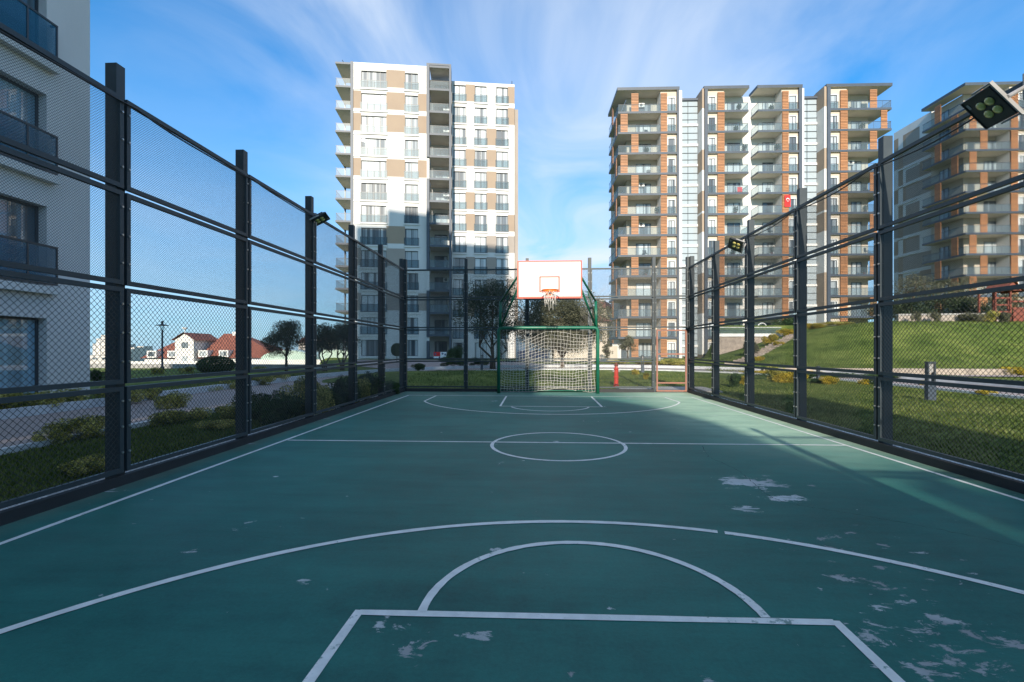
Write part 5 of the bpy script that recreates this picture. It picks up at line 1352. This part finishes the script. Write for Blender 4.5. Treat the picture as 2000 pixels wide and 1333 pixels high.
# air conditioners on the balcony shaft
acm = MB(); acm.box(-.42, .42, -.15, .15, 0, .58); ac2 = MB(); ac2.lathe([(0.22, 0), (0.22, 0.02)], 18)
for k in range(len(ac2.v)): x, y, z = ac2.v[k]; ac2.v[k] = (x-0.08, -0.152-z, y+0.29)
acm = acm.mesh('air_conditioner', M['whiteframe']); ac2 = ac2.mesh('fan_grille', M['frame'])
Rl = Matrix.Rotation(lt.rot, 3, 'Z')
for k, (x, nm) in enumerate(((1, 'second floor from the top'), (2, 'third floor from the top'), (5, 'sixth floor from the top'), (9, 'tenth floor from the top'))):
    p = lt.loc+Rl @ Vector((fx1-0.75, 1.9, 36.15-3*x+1.55))
    o = put('air_conditioner', acm, None, p, lt.rot); tag(o, 'white air conditioner on the white tower balcony, '+nm, 'air conditioner', 'air conditioners in the balcony shaft'); put('fan_grille', ac2, o)

# balcony clutter on the timber-clad tower
def ordn(k): return ['top', 'second', 'third', 'fourth', 'fifth', 'sixth', 'seventh', 'eighth', 'ninth', 'tenth', 'eleventh'][k]
cm = {}
m_ = MB(); m_.lathe([(0.14,0),(0.2,0.36),(0.21,0.38)], 10); cm['pot'] = m_.mesh('pot', M['tile'])
m_ = MB(); rg_ = random.Random(3); leafcloud_pts = [(rg_.uniform(-.3,.3), rg_.uniform(-.3,.3), rg_.uniform(.4,1.15)) for _ in range(160)]
for x, y, z in leafcloud_pts:
    a = Vector((rg_.uniform(-1,1), rg_.uniform(-1,1), rg_.uniform(-1,1))).normalized()*.13; b2 = a.cross(Vector((.3,.5,.8))).normalized()*.05; p = Vector((x, y, z)); m_.quad(p-a, p+b2, p+a, p-b2)
cm['leaves'] = m_.mesh('leaves', M['leafbush'])
m_ = MB(); m_.box(-.28,.28,-.28,.28,.40,.45); m_.box(-.28,.28,.24,.28,.45,.95)
for x in (-.25,.25):
    for y in (-.25,.25): m_.box(x-.02,x+.02,y-.02,y+.02,0,.40)
cm['chair'] = m_.mesh('balcony_chair', M['frame'])
m_ = MB(); m_.box(-.6,.6,-.02,.0,0.25,1.25); cm['cloth'] = m_.mesh('cloth', M['whitecloth']); m_ = MB(); m_.box(-.35,.35,-.02,0,.35,1.2); cm['cloth2'] = m_.mesh('cloth', M['redflag'])
m_ = MB(); m_.box(-.8,.8,-.035,-.021,1.25,1.28); m_.box(-.8,-.77,-.03,-.01,0,1.249); m_.box(.77,.8,-.03,-.01,0,1.249); cm['rack'] = m_.mesh('rack', M['whiteframe'])
Rr = Matrix.Rotation(rt.rot, 3, 'Z')
bays = {'leftmost': (1255, 1283), 'second': (1424, 1450), 'third': (1490, 1520), 'rightmost': (1664, 1692)}
rg_ = random.Random(17)
for bay, (pa, pb2) in bays.items():
    for k in range(9):
        kind = rg_.choice(['plant', 'chair', 'chair', 'rack', 'ac', 'plant', None])
        if kind is None: continue
        x = rt.S(rg_.uniform(pa, pb2), 1.2); z = ZF[k]; y = rg_.uniform(.5, 1.3)
        where = ' on the %s balcony down of the %s timber bay' % (ordn(k), bay)
        P3 = rt.loc+Rr @ Vector((x, y, z+.005))
        if kind == 'plant':
            t = thing('potted_plant', 'leafy pot plant'+where, 'plant', P3, rt.rot, 'things on the timber tower balconies'); put('pot', cm['pot'], t); put('leaves', cm['leaves'], t)
        elif kind == 'chair': tag(put('balcony_chair', cm['chair'], None, P3, rt.rot+rg_.uniform(-.6,.6)), 'dark chair'+where, 'chair', 'things on the timber tower balconies')
        elif kind == 'rack':
            t = thing('drying_rack', 'drying rack with cloth'+where, 'drying rack', P3, rt.rot, 'things on the timber tower balconies'); put('rack', cm['rack'], t); put('cloth', cm['cloth' if k % 2 else 'cloth2'], t)
        else:
            P3 = rt.loc+Rr @ Vector((rt.S(pa-2 if bay in ('leftmost','rightmost') else pb2, 1.9), 1.95, z+1.6))
            o = put('air_conditioner', acm, None, P3, rt.rot); tag(o, 'white air conditioner'+where, 'air conditioner', 'things on the timber tower balconies'); put('fan_grille', ac2, o)

# ------------------------------------------------------------------ foliage
def leafcloud(mb, c, rad, n, s, rg, hollow=0.35, flat=1.0):
    cx, cy, cz = c; rx, ry, rz = rad
    for _ in range(n):
        while True:
            x, y, z = rg.uniform(-1,1), rg.uniform(-1,1), rg.uniform(-1,1); q = x*x+y*y+z*z
            if q <= 1 and (q > hollow or rg.random() < 0.35): break
        px_, py_, pz = cx+x*rx, cy+y*ry, cz+z*rz
        a = rg.uniform(0, 6.283); e = rg.uniform(-1, 1); l = s*rg.uniform(.6, 1.4); wd = l*0.42*flat
        d = Vector((math.cos(a)*math.sqrt(1-e*e), math.sin(a)*math.sqrt(1-e*e), e)); u = d.cross(Vector((rg.uniform(-1,1), rg.uniform(-1,1), rg.uniform(-1,1))))
        if u.length < 1e-3: u = Vector((1,0,0))
        u = u.normalized()*wd; d = d*l; p = Vector((px_, py_, pz))
        mb.quad(p-d*.5, p+u*.5, p+d*.5, p-u*.5)
def tree(label, px, D, zb, ztop, wid, leaf, n, seed, stems=1, ls=0.11, zcrown=0.30, cat='tree', name='tree', lean=0.0, open_=0.5, group=None):
    rg = random.Random(seed); p = at(px, D); t = thing(name, label, cat, (p.x, p.y, zb), 0, group)
    H = ztop-zb; R0 = wid/2
    tb = MB(); blobs = []
    for s in range(stems):
        a0 = 6.283*s/max(1, stems)+rg.uniform(-.4,.4); sx, sy = (math.cos(a0)*.12, math.sin(a0)*.12) if stems > 1 else (0, 0)
        fork = H*zcrown*rg.uniform(.8,1.1); spread = (R0*.30 if stems > 1 else 0)
        p1 = Vector((sx+math.cos(a0)*spread, sy+math.sin(a0)*spread, fork))
        mid = Vector((sx*1.2, sy*1.2, fork*.5))+Vector((rg.uniform(-.05,.05), rg.uniform(-.05,.05), 0))
        r0 = 0.030*H/(1+0.35*(stems-1))
        tb.tube([(sx, sy, -.15), mid, p1], [r0*1.2, r0*.9, r0*.7], 8)
        nb_ = 5 if stems == 1 else 3
        for j in range(nb_):
            a = a0+6.283*j/nb_+rg.uniform(-.5,.5); rr2 = R0*rg.uniform(.35,.80); zz = H*rg.uniform(zcrown+.22, .92)
            if j == 0: rr2 *= .3; zz = H*.88
            e = Vector((math.cos(a)*rr2, math.sin(a)*rr2, zz)); m1 = p1.lerp(e, .5)+Vector((rg.uniform(-.12,.12), rg.uniform(-.12,.12), .05))
            tb.tube([p1, m1, e], [r0*.55, r0*.38, r0*.12], 6)
            blobs.append(e); blobs.append(m1.lerp(e, .55))
            for q in range(2):
                e2 = m1.lerp(e, .5)+Vector((rg.uniform(-1,1), rg.uniform(-1,1), rg.uniform(-.2,.8)))*R0*.35
                tb.tube([m1, e2], [r0*.25, r0*.08], 5); blobs.append(e2)
    mk('trunk', tb, M['bark'], t, smooth=True)
    cb = MB(); extra = int(len(blobs)*open_)
    for _ in range(extra):
        a = rg.uniform(0, 6.283); q = math.sqrt(rg.random())*R0*.85; zz = rg.uniform(zcrown+.12, .95)
        k = 1-abs((zz-.62)/.42)**2.2; blobs.append(Vector((math.cos(a)*q*max(.3, k), math.sin(a)*q*max(.3, k), H*zz)))
    per = max(1, n//len(blobs))
    for b_ in blobs:
        k = rg.uniform(.16,.34)*R0
        c = (b_.x, b_.y, min(b_.z, H-k*.6))
        leafcloud(cb, c, (k*1.25, k*1.25, k*.9), per, ls, rg, .2)
    mk('crown', cb, leaf, t)
    return t
tree('small round-crowned dark tree right of the villa', 559, 29, -0.03, zat(626, 29), 3.0, M['leafdark'], 15000, 1, ls=.085, zcrown=.26, open_=1.6, group='dark trees on the left terrace')
tree('dark multi-stemmed tree between the third and fourth left fence posts', 634, 28.5, -0.03, zat(632, 28.5), 2.1, M['leafdark'], 9500, 2, stems=3, ls=.085, zcrown=.34, open_=1.2, group='dark trees on the left terrace')
tree('taller dark multi-stemmed tree beside the fourth left fence post', 668, 30, -0.03, zat(628, 30), 2.5, M['leafdark'], 9500, 3, stems=3, ls=.09, zcrown=.36, open_=1.2, group='dark trees on the left terrace')
tree('tall dark multi-stemmed olive tree left of the goal', 962, 31, 0.0, zat(550, 31), 5.9, M['leafdark'], 19000, 4, stems=4, ls=.11, zcrown=.26, open_=1.1)
tree('broad bushy olive tree right behind the backboard', 1098, 33, 0.0, zat(574, 33), 7.2, M['leafolive'], 60000, 15, stems=1, ls=.11, zcrown=.16, open_=3.5)
tree('small grey-green tree at the foot of the timber tower', 1226, 50, 0.0, zat(655, 50), 2.0, M['leafolive'], 3500, 6, ls=.13, zcrown=.32)
tree('green bushy tree on the terrace below the timber tower', 1540, 50, 3.0, zat(622, 50), 3.2, M['leafbush'], 3500, 7, ls=.16, zcrown=.2)
tree('small cypress-like bush beside the white pier', 1186, 47, 0.0, zat(664, 47), 1.4, M['leafolive'], 1500, 8, ls=.13, zcrown=.1)
tree('tall tree right of the backboard, behind the cream house', 1168, 70, 0.0, zat(582, 70), 4.0, M['leafolive'], 4500, 9, ls=.2, zcrown=.3)
for i, (px_, D, h, w__, lab) in enumerate(((1775, 45, 2.6, 4.4, 'left end of the dark hedge row, a bushy tree on top of the bank'), (1835, 46, 3.0, 4.6, 'second bushy tree of the hedge row on the bank'), (1895, 45, 2.7, 4.2, 'third bushy tree of the hedge row, next to the play tower'), (1800, 54, 6.5, 6.5, 'pale bare-branched tree rising behind the hedge row'), (1880, 56, 6.2, 6, 'second tall thin tree behind the hedge row'), (1975, 52, 4.4, 5, 'tree behind the play tower at the right edge'), (1735, 52, 3.4, 4.5, 'dark bush at the right foot of the timber tower'))):
    tree(lab, px_, D, 3.65, 3.65+h, w__, M['leafolive'] if i > 2 else M['leafdark'], 5000 if i < 3 else 3800, 20+i, stems=2 if i in (3, 4) else 1, ls=.16, zcrown=.12 if i < 3 else .3, open_=1.2 if i < 3 else .5, group='trees on top of the bank')
def palm(label, px, D, h):
    p = at(px, D); t = thing('palm', label, 'palm', (p.x, p.y, 0)); m_ = MB(); m_.tube([(0,0,-.1),(0,0,h*.62)], [.10,.08], 8); mk('trunk', m_, M['bark'], t)
    rg = random.Random(4); m_ = MB()
    for i in range(26):
        a = rg.uniform(0, 6.28); up_ = rg.uniform(-.25,.7); pp = Vector((0,0,h*.62)); d = Vector((math.cos(a), math.sin(a), up_)).normalized(); l = h*.42
        for s in range(6):
            q = pp+d*l/6; d = (d+Vector((0,0,-.16))).normalized(); wd = Vector((-math.sin(a), math.cos(a), 0))*.09*(1-abs(s-2.5)/4)
            m_.quad(pp-wd, pp+wd, q+wd, q-wd); pp = q
    mk('crown', m_, M['leafdark'], t)
palm('small dark palm in front of the white tower', 897, 50, 2.6)
# shrubs
_sh = {}
def shrubmesh(kind, v, seed):
    key = (kind, v)
    if key not in _sh:
        rg = random.Random(seed+v*13); m_ = MB()
        if kind == 'low': bl = [(rg.uniform(-.75,.75), rg.uniform(-.5,.5), rg.uniform(.2,.5), rg.uniform(.22,.38)) for _ in range(16)]
        elif kind == 'round': bl = [(0,0,.5,.5)]
        else: bl = [(rg.uniform(-.6,.6), rg.uniform(-.6,.6), rg.uniform(.15,.85), rg.uniform(.22,.42)) for _ in range(14)]
        if kind == 'round': leafcloud(m_, (0,0,.42), (1.0,1.0,.58), 16000, .07, rg, .60)
        else:
            for x, y, z, r in bl: leafcloud(m_, (x, y, z), (r, r, r*.85), 420, .085, rg, .3)
        for i in range(10):
            a = rg.uniform(0, 6.28); m_.tube([(0,0,0),(math.cos(a)*.4, math.sin(a)*.4, .5)], .015, 4)
        _sh[key] = m_
    return _sh[key]
_shm = {}
SHN = [0]
def shrub(label, p, w_, h, kind='bushy', leaf='leafshrub', v=None, cat='shrub', group=None, rot=None, dep=None):
    SHN[0] += 1; v = (SHN[0] % 3) if v is None else v
    key = (kind, v, leaf)
    if key not in _shm: _shm[key] = shrubmesh(kind, v, 50).mesh('shrub', M[leaf])
    o = put('shrub', _shm[key], None, (p[0], p[1], p[2]), rot if rot is not None else SHN[0]*1.3, (w_/2, (dep or w_)/2, h))
    return tag(o, label, cat, group)
def G(px, py, z=-0.03): return gr(px, py, z)
LG = 'shrubs outside the left fence'
shrub('olive-yellow shrub at the left edge below the near block window', G(40, 812), 1.25, .50, group=LG, rot=1.3)
shrub('darker rounded shrub right of the olive-yellow one, before the near grey block', G(118, 803), 0.95, .50, group=LG)
shrub('second olive shrub cut by the left edge of the photo', G(-60, 818), 1.3, .50, group=LG, rot=1.4)
shrub('small yellow-green shrub on the near side of the left path', G(108, 868), .50, .28, group=LG)
shrub('wider yellow-green shrub touching the first big fence post', G(172, 858), .80, .36, group=LG, rot=.3)
shrub('low leafy shrub in the grass at the foot of the first left fence post', G(170, 925), .62, .24, kind='low', group=LG)
shrub('trimmed low hedge clump on the left path edge between the first two posts', G(350, 827), 1.25, .36, kind='low', group=LG, rot=1.45, dep=.5)
shrub('olive shrub beyond the path, right of the first big post', G(285, 783), 1.0, .36, group=LG)
shrub('long low shrub beyond the path in the second fence bay', G(392, 768), 1.5, .32, kind='low', group=LG, rot=1.4, dep=.7)
shrub('pale shrub beyond the path against the second big post', G(446, 762), .7, .34, group=LG)
shrub('yellow-tipped shrub on the path corner right of the second post', G(512, 754), 1.0, .40, group=LG)
shrub('tall dark shrub hugging the fence right of the second post', G(560, 828), 1.1, .62, leaf='leafbush', group=LG)
shrub('yellow-topped shrub above the dark one, left of the third post', G(590, 806), .85, .72, group=LG)
shrub('low dark shrub just right of the second fence post', G(496, 822), .7, .55, group=LG, leaf='leafbush')
shrub('dark shrub in the fourth bay of the left fence', G(645, 800), 1.0, .60, leaf='leafbush', group=LG)
shrub('dark shrub against the fourth post of the left fence', G(676, 797), .8, .7, leaf='leafbush', group=LG)
shrub('dark shrub in the fifth bay of the left fence', G(716, 783), 1.0, .75, leaf='leafbush', group=LG)
shrub('small dark shrub by the far left corner of the court', G(757, 772), .9, .45, group=LG, leaf='leafbush')
shrub('large clipped dome bush before the villa', G(422, 727), 2.05, .98, kind='round', leaf='leafbush', cat='bush')
shrub('low dark bush left of the lamp post', G(188, 746), 1.1, .5, group=LG, leaf='leafbush')
shrub('small olive bush at the lamp post foot', G(308, 731), .75, .38, group=LG)
shrub('small olive bush between lamp post and dome bush', G(366, 729), 1.0, .34, group=LG)
shrub('small bush on the terrace edge right of the second post', G(508, 727), .9, .35, group=LG)
shrub('broad yellow-green shrub between the near path and the first fence bay', G(330, 800), .8, .40, group=LG)
shrub('bushy yellow-tipped shrub across the path behind the first big post', G(232, 792), 1.1, .46, group=LG)
shrub('knee-high shrub mass across the path in the third fence bay', G(538, 748), 1.4, .42, group=LG, rot=.8)
shrub('dense green shrub at the third post of the left fence', G(612, 812), .9, .66, group=LG, rot=.5)
shrub('olive-topped shrub between the fourth and fifth left posts', G(700, 789), .8, .6, group=LG, rot=2.1)
shrub('yellow-tipped shrub low in the second fence bay near the plinth', G(430, 838), .7, .22, kind='low', group=LG)
shrub('spreading low shrub in the second fence bay right of the hedge clump', G(455, 822), .9, .34, group=LG, rot=1.0)
FG = 'shrubs behind the far fence'
shrub('wide dark bush in front of the white tower balcony shaft', at(885, 33, .1), 2.6, .62, leaf='leafbush', group=FG, rot=.1, dep=1.6)
shrub('small dark bush at the path end beside the far left corner', at(818, 28, .05), 1.1, .42, leaf='leafbush', group=FG)
shrub('round dark bush left of the small palm', at(886, 48, .1), 2.0, 1.5, leaf='leafbush', group=FG)
shrub('dark bush around the bollard in front of the white tower', at(935, 34, .1), 1.9, .55, leaf='leafbush', group=FG)
t = thing('topiary', 'little ball topiary before the white tower wall', 'topiary', at(775, 48, 0)); m_ = MB(); m_.tube([(0,0,0),(0,0,.9)], .04, 6); mk('stem', m_, M['bark'], t)
o = put('crown', shrubmesh('round', 0, 50).mesh('crown', M['leafbush']), t, (0,0,.75), 0, (.62,.62,1.2))
shrub('yellow-flowered tuft behind the far fence left of the gate', G(1262, 742), .30, .32, leaf='leafyellow', group=FG)
shrub('yellow-green ground bush on the kerb behind the gate', at(1310, 38, 0), 3.2, .75, kind='low', group=FG, rot=.1)
shrub('yellow-green border plants left of the gate beyond the path', at(1268, 40, 0), 2.6, .5, kind='low', group=FG, rot=.1)
shrub('light green border plants right of the goal beyond the path', at(1205, 41, 0), 2.6, .5, kind='low', group=FG, rot=.1)
shrub('small yellow tuft on the path edge right of the hydrant', at(1240, 24.5, 0), .5, .3, leaf='leafyellow', group=FG)
RG = 'shrubs outside the right fence'
shrub('yellow shrub by the right fence, second bay from the gate', G(1452, 752), .45, .32, leaf='leafyellow', group=RG)
shrub('dark agave-like bush outside the second bay of the right fence', G(1434, 757), .65, .50, leaf='leafbush', group=RG)
shrub('yellow-brown flowering shrub left of the third right fence post', G(1540, 748), 1.4, .48, leaf='leafyellow', group=RG)
shrub('olive shrub next to the yellow-brown one', G(1515, 744), 1.0, .62, group=RG)
shrub('green clump on the right path edge after the third post', G(1604, 750), 1.0, .30, kind='low', leaf='leafbush', group=RG)
shrub('bright yellow shrub on the right path edge after the third post', G(1624, 752), .75, .36, leaf='leafyellow', group=RG)
shrub('small yellow shrub near the big right fence post', G(1688, 752), .4, .22, leaf='leafyellow', group=RG)
shrub('dark clump near the big right fence post', G(1702, 752), .4, .25, leaf='leafbush', group=RG)
shrub('yellow shrub by the path near the right edge', G(1925, 772), .62, .22, leaf='leafyellow', kind='low', group=RG, rot=.2)
shrub('small yellow tuft left of the grey bollard', G(1803, 754), .3, .2, leaf='leafyellow', group=RG)
p = at(1985, 24.5); shrub('large bright yellow shrub at the foot of the bank by the right edge', (p.x, p.y, gz(p)), 2.1, .62, leaf='leafyellow', group=RG, kind='low', rot=.1)
p = cw(14.0, 22.2); shrub('low dark ground cover between the two right paths', (p.x, p.y, -.02), 5.0, .35, kind='low', leaf='leafbush', group=RG, rot=-.05, dep=1.4)
p = cw(18.0, 21.2); shrub('second strip of dark ground cover between the right paths', (p.x, p.y, -.02), 4.5, .32, kind='low', leaf='leafbush', group=RG, rot=-.05, dep=1.3)
p = cw(15.5, 25.2); shrub('yellow-green flower bed along the stone edging', (p.x, p.y, -.02), 6.5, .28, kind='low', leaf='leafyellow', group=RG, rot=-.05, dep=.9)
for i, (px_, D, s_) in enumerate(((1468, 39.5, 1.5), (1505, 42, 1.6), (1535, 44.5, 1.8), (1480, 36.5, .9), (1520, 40.5, .9), (1590, 44.5, 2.2), (1640, 43.5, 2.4))):
    p = at(px_, D); shrub(['olive thicket above the lower garden steps','yellow bushes above the middle of the garden steps','yellow bushes at the top of the garden steps','small yellow clump below the garden steps','yellow clump below the middle of the steps','yellow bushes on the bank crest before the timber tower','yellow-green fringe on the bank crest further right'][i], (p.x, p.y, gz(p)), s_, [1.3,.9,.7,.5,.5,.8,.5][i], leaf=['leafolive','leafyellow','leafyellow','leafyellow','leafyellow','leafyellow','leafshrub'][i], group='bushes along the garden steps', kind='bushy' if i < 3 else 'low')
for i, (px_, D, s_, lf) in enumerate(((1790, 40, .9, 'leafolive'), (1828, 40, 1.2, 'leafolive'), (1895, 40, 2.0, 'leafolive'), (1935, 39.5, 1.4, 'leafshrub'), (1960, 39, 1.3, 'leafolive'))):
    p = at(px_, D); shrub(['dry shrub at the left of the grey garden wall','thin pale shrub before the middle of the grey garden wall','sprawling green shrub at the right end of the garden wall','mixed shrub under the play tower','dry clump right under the play tower panel'][i], (p.x, p.y, gz(p)-.05), s_, .9, leaf=lf, group='shrubs on top of the bank')
